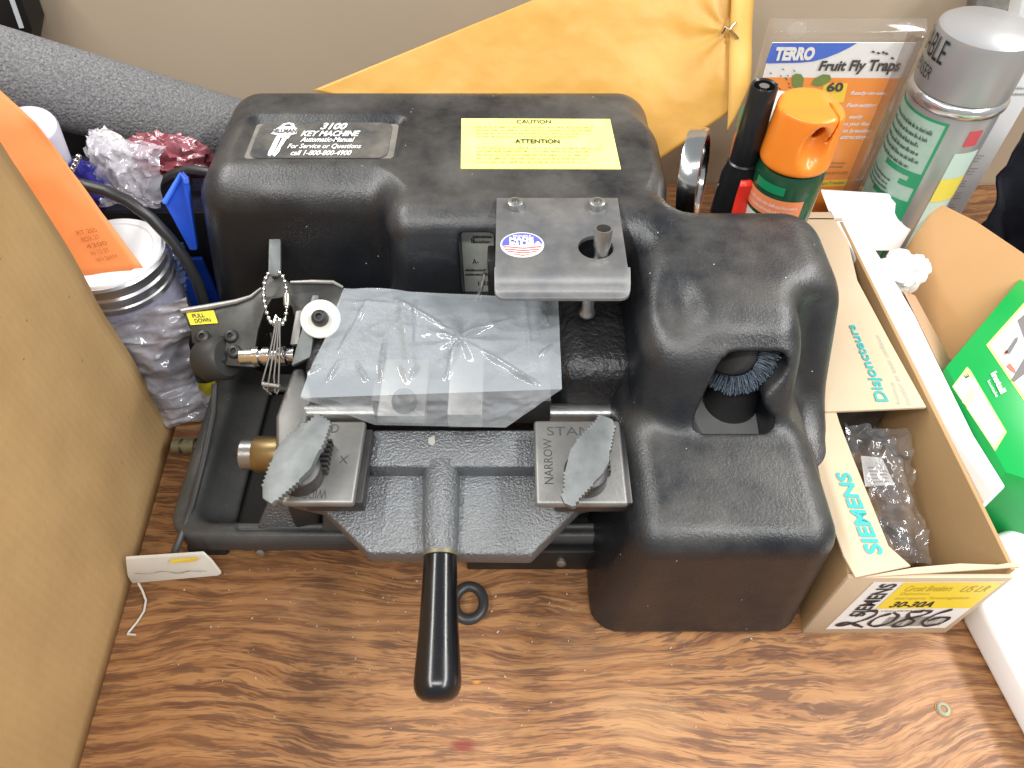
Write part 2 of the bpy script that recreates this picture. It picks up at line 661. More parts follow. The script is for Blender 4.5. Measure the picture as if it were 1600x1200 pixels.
# ================================================================== SETTING
def wood_material():
    m = bpy.data.materials.new('varnished_plywood')
    m.use_nodes = True
    nt = m.node_tree
    N, L = nt.nodes, nt.links
    b = N['Principled BSDF']
    tc = N.new('ShaderNodeTexCoord')

    def mapn(s, loc=(0, 0, 0)):
        mp = N.new('ShaderNodeMapping')
        mp.inputs['Scale'].default_value = s
        mp.inputs['Location'].default_value = loc
        L.new(tc.outputs['Object'], mp.inputs[0])
        return mp

    def nz(mp, scale, detail=3, rg=.55):
        n = N.new('ShaderNodeTexNoise')
        n.inputs['Scale'].default_value = scale
        n.inputs['Detail'].default_value = detail
        n.inputs['Roughness'].default_value = rg
        L.new(mp.outputs[0], n.inputs[0])
        return n.outputs[0]

    def math_(op, a, c=None, d=None):
        n = N.new('ShaderNodeMath')
        n.operation = op
        for i, v in enumerate((a, c, d)):
            if v is None:
                continue
            if isinstance(v, (int, float)):
                n.inputs[i].default_value = v
            else:
                L.new(v, n.inputs[i])
        return n.outputs[0]

    def rng(v, a, c, lo=0., hi=1.):
        n = N.new('ShaderNodeMapRange')
        n.interpolation_type = 'SMOOTHSTEP'
        n.inputs[1].default_value, n.inputs[2].default_value = a, c
        n.inputs[3].default_value, n.inputs[4].default_value = lo, hi
        L.new(v, n.inputs[0])
        return n.outputs[0]

    sp = N.new('ShaderNodeSeparateXYZ')
    L.new(tc.outputs['Object'], sp.inputs[0])
    warp = nz(mapn((3.2, 5.5, 1), (.4, .1, 0)), 1.0, 2, .5)
    warp2 = nz(mapn((20, 55, 1)), 1.0, 2, .5)
    yw = math_('ADD', sp.outputs[1], math_('ADD', math_('MULTIPLY', warp, .11), math_('MULTIPLY', warp2, .008)))

    def along(fx, fy, detail=3, rg=.6, off=0.0):
        cx_ = N.new('ShaderNodeCombineXYZ')
        L.new(math_('MULTIPLY_ADD', sp.outputs[0], fx, off), cx_.inputs[0])
        L.new(math_('MULTIPLY', yw, fy), cx_.inputs[1])
        n = N.new('ShaderNodeTexNoise')
        n.inputs['Scale'].default_value = 1.0
        n.inputs['Detail'].default_value = detail
        n.inputs['Roughness'].default_value = rg
        L.new(cx_.outputs[0], n.inputs[0])
        return n.outputs[0]

    big = along(19, 165, 3, .6)
    mid = along(34, 390, 3, .65, 3.3)
    dash = along(60, 900, 2, .6, 7.1)
    streak = mid
    patchy = nz(mapn((9, 22, 1)), 1.0, 3)
    ring = math_('SINE', math_('MULTIPLY', yw, 520.0))
    ringm = rng(ring, -.6, .9)
    dk1 = math_('MULTIPLY', rng(big, .48, .56), rng(mid, .38, .52))
    dk2 = math_('MULTIPLY', rng(mid, .53, .59), math_('MULTIPLY_ADD', ringm, .6, .3))
    tick = along(42, 560, 2, .6, 11.7)
    dk3 = math_('MULTIPLY', rng(tick, .56, .62), .8)
    dark = math_('MAXIMUM', math_('MAXIMUM', dk1, dk2), dk3)
    dark = math_('MULTIPLY', dark, rng(patchy, .30, .58, .45, 1.0))
    fine = dash
    large = nz(mapn((3, 5, 1)), 1.0, 3)
    cr = N.new('ShaderNodeMix')
    cr.data_type = 'RGBA'
    cr.inputs[6].default_value = (.36, .178, .070, 1)
    cr.inputs[7].default_value = (.225, .094, .035, 1)
    L.new(rng(math_('ADD', math_('MULTIPLY', large, .45), math_('ADD', math_('MULTIPLY', fine, .35), math_('MULTIPLY', ringm, .14))), .36, .64), cr.inputs[0])
    c2 = N.new('ShaderNodeMix')
    c2.data_type = 'RGBA'
    L.new(cr.outputs[2], c2.inputs[6])
    c2.inputs[7].default_value = (.078, .031, .017, 1)
    L.new(math_('MULTIPLY', dark, .78), c2.inputs[0])
    outc = c2.outputs[2]
    # small spills with a shape of their own
    for (p, r, cc, a) in ((W(722, 1165), .011, (.16, .012, .008, 1), .8), (W(745, 1066), .005, (.6, .25, .02, 1), .7),
                          (W(905, 1010), .03, (.10, .055, .03, 1), .35), (W(1010, 1120), .05, (.62, .42, .22, 1), .14)):
        vd = N.new('ShaderNodeVectorMath')
        vd.operation = 'DISTANCE'
        vm = mapn((1, 2.2, 1))
        L.new(vm.outputs[0], vd.inputs[0])
        vd.inputs[1].default_value = (p.x, (p.y) * 2.2, 0)
        dd = math_('ADD', vd.outputs['Value'], math_('MULTIPLY', math_('SUBTRACT', patchy, .5), r * 2.2))
        mx = N.new('ShaderNodeMix')
        mx.data_type = 'RGBA'
        L.new(outc, mx.inputs[6])
        mx.inputs[7].default_value = cc
        L.new(math_('MULTIPLY', rng(dd, r, r * .3), a), mx.inputs[0])
        outc = mx.outputs[2]
    L.new(outc, b.inputs['Base Color'])
    L.new(rng(streak, .3, .7, .42, .6), b.inputs['Roughness'])
    bp = N.new('ShaderNodeBump')
    bp.inputs['Strength'].default_value = .25
    bp.inputs['Distance'].default_value = .0008
    L.new(math_('SUBTRACT', fine, math_('MULTIPLY', dark, .7)), bp.inputs['Height'])
    L.new(bp.outputs[0], b.inputs['Normal'])
    return m


bt = MB().box((-1.0, -.45, -.022), (1.1, .72, 0))
bench = B(bt, 'bench_top', wood_material(), bevel=.002)
# keep wood coordinates equal to world coordinates
bench.data.transform(Matrix.Translation(bench.location))
bench.location = (0, 0, 0)
tag(bench, kind='structure')
wall_m = M('wall_paint', (.49, .395, .29), .5, mottle=(3.5, .7, (.44, .35, .25)), bump=(120, .05, .001))
wl = MB().box((-1.2, .722, -.3), (1.3, .8, .43))
tag(B(wl, 'wall', wall_m), kind='structure')

# ================================================================== KEY MACHINE
km = thing('key_machine', (-.03, .35, 0), 'black key cutting machine with moulded plastic cover, clamps and a tapered front handle', 'key machine')

h = .0021
X, Y, Z = grid3(-.30, .26, .17, .60, -.006, .222, h)
TOP = .200
dz = TOP - Z
bar = rb(X, Y, Z, -.232 - .13 * dz, .112 + .05 * dz, (.444 - .14 * dz), .584 + .03 * dz, -.1, TOP, .026)
mid = rb(X, Y, Z, -.090 - .05 * dz, .11, .402 - .03 * dz, .53, -.1, TOP, .02)
rgt = rb(X, Y, Z, .080 - .02 * dz, .218 + .05 * dz, .297 - .40 * np.maximum(.186 - Z, 0), .432, -.1, TOP - .002, .03)
# right part of the lobe falls away to a pillar
cutr = rb(X, Y, Z, .181 + .1 * (TOP - Z) * 0, .33, .10, .345 - .45 * np.maximum(TOP - .02 - Z, 0), .10, .30, .02)
rgt = smax(rgt, -cutr, .02)
low = rb(X, Y, Z, .073 - .14 * (.13 - Z), .196 + .06 * (.13 - Z), .196 - .03 * (.13 - Z), .36, -.1, .131, .020)
F = smin(bar, mid, .02)
F = smin(F, rgt, .022)
F = smin(F, low, .010)
F = np.maximum(F, Z - TOP)
# shallow dimple on the shoulder of the lobe
dim = np.sqrt(((X - .103) / 1.0) ** 2 + ((Y - .322) / 2.2) ** 2 + ((Z - .205) / 1.2) ** 2) - .013
F = smax(F, -dim, .012)
# moulded recess of the name plate
c0, c1, c2, c3 = W(362, 248, TOP), W(628, 248, TOP), W(640, 180, TOP), W(385, 182, TOP)
np_x0, np_x1, np_y0, np_y1 = c0.x, c2.x - .002, c0.y, c2.y
rec = rb(X, Y, Z, np_x0, np_x1, np_y0, np_y1, TOP - .0042, TOP + .03, .008)
F = smax(F, -rec, .004)
# window with the depth scale in the middle block
slot = rb(X, Y, Z, -.037, -.0125, .37, .418, .10, .187, .003)
F = smax(F, -slot, .003)
# brush opening below the lip
opn = rb(X, Y, Z, .126 - .30 * (.172 - Z), .170 - .012 * np.exp(-((Z - .152) / .012) ** 2), .2745, .37, .098, .1805, .009)
F = smax(F, -opn, .004)
opn2 = rb(X, Y, Z, .105, .172, .314, .375, .10, .186, .012)
F = smax(F, -opn2, .004)
F = np.maximum(F, .003 - Z)
V, Q = surface_nets(F, (-.30, .17, -.006), h)
cover = mesh_obj('cover', V, Q, black_plastic, km, smooth=0, recalc=False)
cover.data.shade_smooth()
del X, Y, Z, F, bar, mid, rgt, cutr, low, rec, slot, opn, opn2, dim, dz

# name plate in the recess
plate_m = M('name_plate_black', (.035, .037, .042), .38, dust=((.24, .22, .18), .55, 30))
zr = TOP - .0042
def rrect(x0, x1, y0, y1, z, r, n=6):
    pts = []
    for cx, cy, a0 in ((x1 - r, y1 - r, 0), (x0 + r, y1 - r, 90), (x0 + r, y0 + r, 180), (x1 - r, y0 + r, 270)):
        for i in range(n + 1):
            a = math.radians(a0 + 90 * i / n)
            pts.append(Vector((cx + r * math.cos(a), cy + r * math.sin(a), z)))
    return pts
ix0, ix1, iy0, iy1 = np_x0 + .010, np_x1 - .011, np_y0 + .006, np_y1 - .005
B(MB().prism(rrect(np_x0 + .0015, np_x1 - .0015, np_y0 + .0015, np_y1 - .0015, zr - .001, .008), (0, 0, .0013)), 'plate_rim', M('dusty_rim', (.20, .185, .16), .6, mottle=(50, .8, (.09, .085, .078))), km)
npl = B(MB().prism(rrect(ix0, ix1, iy0, iy1, zr - .0005, .007), (0, 0, .0014)), 'name_plate', plate_m, km)
f = quadmap((ix0, iy0, zr + .0009), (ix1, iy0, zr + .0009), (ix1, iy1, zr + .0009), (ix0, iy1, zr + .0009))
mb = MB()
put_text(mb, f, '3100', .46, .775, .66, .97, .035, .3)
put_text(mb, f, 'KEY MACHINE', .33, .58, .77, .74, .035, .3)
put_text(mb, f, 'Automatic-Manual', .34, .42, .74, .56, .02, .3)
put_text(mb, f, 'For Service or Questions', .26, .22, .80, .37, .015, .25)
put_text(mb, f, 'call 1-800-800-4900', .30, .05, .74, .19, .02, .25)
B(mb, 'lettering', paint_white, npl, smooth=0)
mb = MB()
upoly(mb, f, [(.10, .66), (.115, .78), (.15, .86), (.17, .95), (.21, .985), (.25, .95), (.265, .86), (.29, .80), (.295, .66), (.255, .62), (.245, .52), (.215, .52), (.175, .56), (.15, .62)], 1.5)
upoly(mb, f, [(.150, .60), (.185, .56), (.172, .10), (.152, .03), (.135, .06), (.132, .14)], 1.5)
upoly(mb, f, [(.200, .55), (.238, .55), (.228, .45), (.222, .36), (.212, .28), (.212, .16), (.19, .02), (.170, .06), (.178, .14)], 1.5)
B(mb, 'key_emblem', paint_white, npl, smooth=0)
mb = MB()
put_text(mb, f, 'HILLMAN', .105, .67, .29, .79, .03, 0, 3)
upoly(mb, f, [(.18, .87), (.20, .92), (.225, .92), (.24, .87)], 3)
B(mb, 'emblem_lettering', plate_m, npl, smooth=0)

# caution sticker
q = [W(720, 264, TOP), W(970, 265, TOP), W(953, 187, TOP), W(721, 186, TOP)]
st = MB().prism([p + Vector((0, 0, .0000)) for p in q], (0, 0, .0006))
stk = B(st, 'caution_sticker', yellow_label, km)
f = quadmap(*[p + Vector((0, 0, .0006)) for p in q])
mb = MB()
put_text(mb, f, 'CAUTION', .37, .885, .60, .965, .01)
B(mb, 'caution_heading', ink, stk, smooth=0)
mb = MB()
put_text(mb, f, 'ATTENTION', .35, .475, .64, .56, .02)
B(mb, 'attention_heading', ink, stk, smooth=0)
mb = MB()
fineprint(mb, f, .10, .60, .92, .86, 4, 3, .5)
fineprint(mb, f, .10, .10, .95, .44, 5, 4, .5)
B(mb, 'small_print', M('ink_olive', (.36, .34, .10), .6), stk, smooth=0)

# window scale
ft = quadmap((-.0365, .4165, .12), (-.0130, .4165, .12), (-.0130, .4165, .187), (-.0365, .4165, .187))
mb = MB()
patch(mb, ft, 0, 0, 1, 1)
scl = B(mb, 'depth_scale', M('scale_paper', (.45, .46, .42), .5, mottle=(90, .6, (.3, .32, .30))), km, smooth=0)
mb = MB()
put_text(mb, ft, 'KEY CODE', .1, .9, .95, .96, .01)
fineprint(mb, ft, .35, .72, .98, .86, 2, 3, .6, wmax=.4, wmin=.2)
put_text(mb, ft, 'A-', .3, .42, .5, .5, .01)
put_text(mb, ft, 'B', .3, .72, .42, .79, .01)
fineprint(mb, ft, .05, .25, .95, .38, 2, 8, .6, wmax=.4, wmin=.2)
put_text(mb, ft, '1.00', .45, .1, .95, .16, .01)
B(mb, 'lettering', ink, scl, smooth=0)
mb = MB().box((-.0175, .395, .12), (-.0105, .412, .170))
B(mb, 'scale_pointer', dark_metal, km, bevel=.001)
mb = MB().tube([W(742, 470, .14), W(752, 452, .15), W(757, 428, .16), W(760, 424, .165)], .0012, 8)
B(mb, 'wire_spring', steel, km)

# brush wheel and cup inside the opening
bc, bax = Vector((.147, .325, .159)), Vector((-.72, -.52, .40)).normalized()
mb = MB()
e1 = bax.orthogonal().normalized()
e2 = bax.cross(e1)
rr = random.Random(5)
for i in range(1500):
    a = rr.uniform(0, 2 * math.pi)
    dv = e1 * math.cos(a) + e2 * math.sin(a)
    o0 = bc + dv * .020 + bax * rr.uniform(-.006, .006)
    tip = bc + dv * rr.uniform(.0300, .0325) + bax * rr.uniform(-.0085, .0085)
    s = dv.cross(bax) * .0004
    w2 = bax * .0004
    mb.add([o0 - s, o0 + s, tip + s, tip - s, o0 - w2, o0 + w2, tip + w2, tip - w2], [(0, 1, 2, 3), (4, 5, 6, 7)])
ww = B(mb, 'wire_wheel', M('wire_bristle', (.15, .19, .24), .4, metal=.5, mottle=(300, .8, (.30, .34, .40))), km, smooth=0)
mb = MB().lathe([(0, -.007), (.019, -.007), (.019, .006), (.017, .012), (.012, .013), (0, .013)], bc, bax, 40)
B(mb, 'wheel_flange', M('flange_grey', (.06, .058, .056), .5, metal=.3), ww)
cc = W(1136, 690, .0915) + Vector((0, .012, 0))
mb = MB().lathe([(.019, -.02), (.026, .0), (.0265, .014), (.0245, .016), (.023, .0145), (0, .0145)], cc, (0, -.15, 1), 40)
B(mb, 'dust_cup', M('cup_grey', (.20, .20, .195), .5, metal=.2), km)
mb = MB().lathe([(.020, .012), (.016, .055), (.016, .075)], cc + Vector((.003, .012, 0)), (0, .1, 1), 32)
B(mb, 'motor_collar', M('collar_dark', (.03, .03, .03)), km)

# see-through guard plate on top
guard_m = film('guard_plastic', (.085, .089, .097), .82, .34, bump=(250, .1, .0008), mottle=(55, .7, (.20, .19, .175)))
zg = TOP + .0025
gp = [W(776, 309, zg), W(963, 309, zg), W(977, 418, zg), W(776, 418, zg)]
y_a, y_b, y_c = gp[0].y, gp[2].y, W(800, 465, zg - .010).y
gx0, gx1 = gp[0].x, gp[1].x + .001
hc = W(931, 386, zg)
hr = .0115
mb = MB()
# outline strips around the round hole: ring of quads from hole to rectangle
rect = []
nn = 48
for i in range(nn):
    a = 2 * math.pi * i / nn
    dx, dy = math.cos(a), math.sin(a)
    ts = []
    if dx > 1e-6: ts.append((gx1 - hc.x) / dx)
    if dx < -1e-6: ts.append((gx0 - hc.x) / dx)
    if dy > 1e-6: ts.append((y_a - hc.y) / dy)
    if dy < -1e-6: ts.append((y_b - hc.y) / dy)
    t = min(ts)
    rect.append(Vector((hc.x + dx * t, hc.y + dy * t, zg)))
for cxy in ((gx1, y_a), (gx0, y_a), (gx0, y_b), (gx1, y_b)):
    j = min(range(nn), key=lambda k: (rect[k].x - cxy[0]) ** 2 + (rect[k].y - cxy[1]) ** 2)
    rect[j] = Vector((cxy[0], cxy[1], zg))
hole = [Vector((hc.x + hr * math.cos(2 * math.pi * i / nn), hc.y + hr * math.sin(2 * math.pi * i / nn), zg)) for i in range(nn)]
tk = Vector((0, 0, .0035))
vs = hole + rect + [p - tk for p in hole] + [p - tk for p in rect]
fs = []
for i in range(nn):
    j = (i + 1) % nn
    fs += [(i, nn + i, nn + j, j), (2 * nn + j, 3 * nn + j, 3 * nn + i, 2 * nn + i), (j, 2 * nn + j, 2 * nn + i, i), (nn + i, 3 * nn + i, 3 * nn + j, nn + j)]
mb.add(vs, fs)
# bent-down front lip, slightly wider, rounded corners
lip = []
lx0, lx1 = gx0 - .0005, gx1 + .0015
r_ = .007
sl_n = 8
rows = []
prof = [(y_b + .0004, zg + .0001), (y_b - .003, zg - .001), (y_b - .010, zg - .0055), (y_c + .005, zg - .0085), (y_c + .0022, zg - .0098), (y_c + .0006, zg - .0103), (y_c, zg - .0105)]
P = []
for k, (yy, zz) in enumerate(prof):
    ins = (0, 0, 0, 0, .0012, .0035, .0065)[k]
    P.append([Vector((lx0 + ins + (lx1 - lx0 - 2 * ins) * s / 12, yy, zz)) for s in range(13)])
P2 = [[p + Vector((0, -.0006, -.0022)) for p in r0] for r0 in P]
def sheet(mb, P, P2):
    a, b = len(P), len(P[0])
    vs = [p for r0 in P for p in r0] + [p for r0 in P2 for p in r0]
    o = a * b
    fs = []
    for i in range(a - 1):
        for j in range(b - 1):
            q4 = (i * b + j, (i + 1) * b + j, (i + 1) * b + j + 1, i * b + j + 1)
            fs += [q4, tuple(o + x for x in q4[::-1])]
    for i in range(a - 1):
        for j in (0, b - 1):
            fs.append((i * b + j, (i + 1) * b + j, o + (i + 1) * b + j, o + i * b + j))
    for j in range(b - 1):
        for i in (0, a - 1):
            fs.append((i * b + j, i * b + j + 1, o + i * b + j + 1, o + i * b + j))
    mb.add(vs, fs)
sheet(mb, P, P2)
guard = B(mb, 'guard_plate', guard_m, km, bevel=.0007, seg=2)
for sx in (805, 933):
    bolt('screw', W(sx, 322, zg + .0003), (0, 0, 1), .0062, .0045, steel, guard)
# round flag sticker
cs = W(816, 383, zg)
mb = MB()
R1 = .0142
pts = [Vector((cs.x + R1 * math.cos(2 * math.pi * i / 40), cs.y + R1 * .86 * math.sin(2 * math.pi * i / 40), zg)) for i in range(40)]
mb.prism(pts, (0, 0, .0005))
us = B(mb, 'round_sticker', paint_white, guard, smooth=0)
f = lambda u, v, e=1: Vector((cs.x + R1 * u, cs.y + R1 * .86 * v, zg + .0005 + .0002 * e))
mb = MB()
pts = [(.93 * math.cos(math.radians(a)), .93 * math.sin(math.radians(a))) for a in range(10, 175, 5)]
upoly(mb, f, pts + [(-.93, -.12), (-.4, -.02), (.2, -.12), (.93, -.02)], 1)
B(mb, 'blue_field', M('print_blue', (.10, .10, .42), .45), us, smooth=0)
mb = MB()
for k in range(4):
    y0 = -.2 - .19 * k
    hw = math.sqrt(max(.05, .86 - y0 * y0)) * .98
    n = 10
    up = [(-hw + 2 * hw * i / n, y0 + .05 * math.sin(i * .7 + 1)) for i in range(n + 1)]
    hw2 = math.sqrt(max(.04, .86 - (y0 - .1) ** 2)) * .98
    dn = [(-hw2 + 2 * hw2 * i / n, y0 - .1 + .05 * math.sin(i * .7 + 1)) for i in range(n + 1)]
    upoly(mb, f, up + dn[::-1], 1)
B(mb, 'red_stripes', M('print_red', (.62, .10, .09), .45), us, smooth=0)
mb = MB()
put_text(mb, f, 'PROUDLY', -.42, .60, .42, .74, .02)
put_text(mb, f, 'MADE', -.6, .20, .52, .56, .06, e=3)
put_text(mb, f, 'IN', -.58, -.10, -.18, .17, .06, e=3)
put_text(mb, f, 'USA', -.10, -.16, .95, .19, .06, e=3)
B(mb, 'lettering', paint_white, us, smooth=0)
# guide tube and pin
tz = W(940, 376, zg + .006)
mb = MB().lathe([(.0042, -.03), (.0045, -.004), (.0055, 0), (.0058, .010), (.0058, .012), (.0047, .012), (.0045, .0), (0, 0)], tz - Vector((0, .004, .0)), (.0, .15, 1), 28)
B(mb, 'guide_tube', steel, km)
pb = W(917, 492, .150)
mb = MB().lathe([(0, 0), (.0052, 0), (.0062, .002), (.0055, .004), (.0042, .006), (.0042, .045), (0, .045)], pb, (.0, .1, 1), 24)
B(mb, 'stop_pin', steel, km)

# rear casting seen behind the clamps
hX, hY, hZ = grid3(-.18, .10, .27, .43, .0, .16, .0025)
F = rb(hX, hY, hZ, -.15, .088, .335, .45, -.05, .120, .012)
F = smin(F, rb(hX, hY, hZ, .030, .090, .318, .45, -.05, .142, .016), .012)
F = np.maximum(F, .015 - hZ)
F = np.maximum(F, hY - .42)
V, Q = surface_nets(F, (-.18, .27, 0), .0025)
rear = mesh_obj('rear_casting', V, Q, M('rough_cast', (.016, .016, .017), .42, bump=(230, .8, .0025), spec=.7), km, smooth=0, recalc=False)
rear.data.shade_smooth()

# base tray
hX, hY, hZ = grid3(-.27, .10, .235, .47, .0, .05, .0018)
F = rb(hX, hY, hZ, -.254, .085, .248, .50, .012, .036, .009)
pk = rb(hX, hY, hZ, -.236 + .5 * (.036 - hZ), .3, .263 + .2 * (.036 - hZ), .6, .017, .1, .016)
F = smax(F, -pk, .006)
grv = rb(hX, hY, hZ, -.20, .3, .2555, .259, .0335, .05, .001)
F = smax(F, -grv, .002)
sl_ = rb(hX, hY, hZ, -.210, -.186, .27, .40, -.1, .1, .004)
F = smax(F, -sl_, .003)
cn = np.hypot(hX + .254 - .03, hY - .248 - .03) - .03
F = np.where((hX < -.224) & (hY < .278), smax(F, cn, .004), F)
V, Q = surface_nets(F, (-.27, .235, 0), .0018)
bs = mesh_obj('base', V, Q, cast_black, km, smooth=0, recalc=False)
bs.data.shade_smooth()
mb = MB().box((-.215, .268, .004), (-.12, .40, .0115))
B(mb, 'slot_shade_plate', slot_shade_black, km)  # added near-black sheet standing in for the shade below the base slot
for (x0, x1, y0, y1) in ((-.245, -.215, .252, .29), (-.245, -.215, .38, .41)):
    B(MB().box((x0, y0, 0), (x1, y1, .0125)), 'foot', rubber, km, bevel=.003)
lp0, lp1 = W(730, 890, .002), W(925, 893, .002)
B(MB().box((lp0.x, .2405, .001), (lp1.x + .01, .2475, .030)), 'front_skirt', M('skirt_black', (.012, .012, .012), .5), km, bevel=.0015)
bolt('screw', Vector((W(877, 880, .015).x, .2402, .0165)), (0, -1, .2), .0042, .003, steel, km, socket=False)
bolt('screw', Vector((W(407, 872, .01).x, .2500, .0125)), (0, -1, .4), .004, .003, steel, km, socket=False)

# carriage
ZC = .102
mb = MB()
pl = [(448, 700), (448, 778), (500, 790), (575, 863), (830, 866), (908, 788), (955, 778), (955, 700)]
mb.prism([W(x, y, ZC) for x, y in pl], (0, 0, -.014))
car = B(mb, 'carriage', hammered, km, bevel=.002, seg=3)
b0, b1 = W(575, 728, .1145), W(842, 671, .1145)
B(MB().box((b0.x, b0.y, .088), (b1.x, b1.y, .1145)), 'cross_bar', hammered, car, bevel=.002, seg=3)
s0, s1 = W(690, 730, .104), W(688, 866, .102)
mb = MB().tube([s0, s0.lerp(s1, .5), s1 - Vector((0, .0005, 0))], [.0125, .0118, .0105], 32)
B(mb, 'boss', hammered, car, bevel=.001)
mb = MB().prism([W(672, 683, .1148) + Vector((-.001, -.001, 0)), W(679, 680, .1148), W(680, 692, .1148), W(676, 697, .1148), W(669, 692, .1148)], (0, 0, .0002))
B(mb, 'paint_chip', M('chip_grey', (.3, .29, .27), .5), car, smooth=0)
# handle
a0, a1 = W(688, 868, .101), W(683, 1098, .088)
dv = (a1 - a0)
Lh = dv.length
prof = [(0, -.004), (.0095, -.004), (.0098, 0), (.0102, .003), (.0115, Lh * .5), (.0134, Lh * .83), (.0136, Lh * .87), (.0132, Lh * .91),
        (.0116, Lh * .955), (.0085, Lh * .985), (.0045, Lh * .998), (0, Lh)]
B(MB().lathe(prof, a0, dv, 48), 'handle', handle_black, km, smooth=60)
B(MB().lathe([(.0112, -.0015), (.0112, .001), (.0095, .001)], a0, dv, 32), 'handle_collar', M('collar_dull', (.17, .15, .10), .5, metal=.6), km)

# clamp plates with wing nuts
def clamp(cx0, cx1, cy0, cy1, z, words, wing, wz, chips, tilt):
    p0, p1 = W(cx0, cy1, z), W(cx1, cy0, z)
    mb = MB().box((p0.x, p0.y, z - .006), (p1.x, p1.y, z))
    pl = B(mb, 'clamp_plate', worn_steel, km, bevel=.0022, seg=3)
    B(MB().box((p0.x + .012, p0.y + .004, z - .018), (p1.x + .004, p1.y - .002, z - .0065)), 'clamp_jaw', dark_metal, pl, bevel=.0015)
    f = quadmap((p0.x, p0.y, z), (p1.x, p0.y, z), (p1.x, p1.y, z), (p0.x, p1.y, z), .0001)
    for wd, u0, v0, u1, v1, rot in words:
        mb = MB()
        if rot == 0:
            put_text(mb, f, wd, u0, v0, u1, v1, -.005)
        elif rot == 180:
            put_text(mb, lambda u, v, e=1: f(1 - u, 1 - v, e), wd, 1 - u1, 1 - v1, 1 - u0, 1 - v0, -.005)
        else:
            put_text(mb, lambda u, v, e=1: f(1 - v, u, e), wd, v0, 1 - u1, v1, 1 - u0, -.005)
        B(mb, 'stamped_lettering', M('stamp_dark', (.05, .048, .045), .6), pl, smooth=0)
    # ratchet boss under the nut
    c = sum((W(x, y, wz) for x, y in wing), Vector()) / len(wing)
    mb = MB()
    prof = [(.0135, 0), (.0135, .011), (.009, .0135), (.005, .0145)]
    mb.lathe(prof, Vector((c.x, c.y, z)), (0, 0, 1), 28)
    for k in range(7):
        q0 = Vector((c.x + .006, c.y + .003 + k * .0035, z + .004))
        mb.box(q0 - Vector((.004, .0009, .004)), q0 + Vector((.010, .0009, .003)))
    B(mb, 'ratchet_boss', dark_metal, pl, bevel=.0006)
    # wing nut: serrated plate, slightly tilted
    wn = Vector((-tilt[0], -tilt[1], 1)).normalized()
    base = [WP(x, y, c, wn) for x, y in wing]
    n = len(base)
    pts = []
    for i in range(n):
        a, b = base[i], base[(i + 1) % n]
        d = b - a
        nr = Vector((d.y, -d.x, 0)).normalized()
        if i in chips:
            k = max(2, int(d.length / .0024))
            for j in range(k):
                pts.append(a + d * (j / k))
                pts.append(a + d * ((j + .5) / k) + nr * -.0015)
        else:
            for j in range(3):
                pts.append(a + d * (j / 3))
    out = []
    out = pts
    mb = MB().prism(out, wn * -.0045)
    B(mb, 'wing_nut', zinc, pl, bevel=.0003, seg=2)


clamp(437, 572, 657, 786, .128, [('STAND', .08, .84, .62, .95, 0), ('WIDE', .30, .05, .62, .15, 180), ('X', .72, .45, .82, .56, 90)],
      [(496, 647), (515, 660), (505, 689), (498, 703), (485, 732), (467, 749), (430, 781), (424, 787), (410, 778), (410, 761), (424, 721), (430, 703), (447, 683), (485, 657)],
      .150, {0, 1, 2, 5, 9, 12, 13}, (.10, .10))
clamp(837, 968, 656, 787, .128, [('STAND', .15, .80, .82, .91, 0), ('NARROW', .10, .22, .20, .76, 90), ('W', .60, .12, .66, .17, 0)],
      [(937, 647), (957, 655), (960, 663), (956, 681), (952, 703), (952, 720), (942, 739), (926, 755), (904, 777), (894, 791), (882, 786), (878, 777), (883, 761), (883, 736), (887, 720), (891, 703), (901, 689), (934, 656)],
      .150, {2, 3, 7, 8, 11, 12, 16, 17}, (.08, .08))
# jaws under the bag
for (xa, ya, xb, yb, z) in ((588, 650, 672, 560, .128), (698, 648, 757, 540, .134)):
    p0, p1 = W(xa, ya, z), W(xb, yb, z)
    B(MB().box((p0.x, p0.y, .119), (p1.x, p1.y, z)), 'vise_jaw', worn_steel, km, bevel=.0015)
bolt('screw', W(632, 628, .1302), (0, 0, 1), .0085, .007, dark_metal, km)
B(MB().box((W(585, 600, .12).x, .305, .10), (W(860, 600, .12).x, .325, .125)), 'slide_block', dark_metal, km, bevel=.002)
B(MB().tube([(-.15, .315, .098), (.085, .315, .098)], .007, 20), 'slide_shaft', steel, km)

# brass knob, left arm, posts
k0 = W(378, 710, .088)
B(MB().lathe([(0, 0), (.0095, 0), (.011, .001), (.011, .0095), (.0108, .0095)], k0, (1, 0, 0), 32), 'shaft_end', steel, km)
B(MB().lathe([(.012, 0), (.0128, .001), (.0128, .018), (.010, .018)], k0 + Vector((.0095, 0, 0)), (1, 0, 0), 32), 'bushing', brass, km)
B(MB().lathe([(.007, 0), (.007, .05)], k0 + Vector((.027, 0, 0)), (1, 0, 0), 24), 'pivot_shaft', dark_metal, km)
mb = MB().prism([W(457, 575, .105), W(474, 573, .105), W(486, 620, .105), W(478, 650, .105), W(478, 700, .105), W(430, 700, .105), W(430, 650, .105), W(444, 610, .105)], (0, 0, -.03))
B(mb, 'side_arm', worn_steel, km, bevel=.003, seg=3)
mb = MB().prism([W(418, 778, .06), W(480, 778, .06), W(470, 830, .03), W(395, 832, .03)], (0, .006, -.022))
B(mb, 'casting_foot', hammered, km, bevel=.003, seg=3)
mb = MB().prism([W(445, 785, .075), W(497, 785, .075), W(498, 822, .03), W(462, 828, .03)], (0, .008, -.012))
B(mb, 'post', dark_metal, km, bevel=.002)
mb = MB().prism([W(505, 800, .05), W(560, 800, .05), W(590, 838, .03), W(500, 838, .03)], (0, .006, -.015))
B(mb, 'casting_web', cast_black, km, bevel=.002)
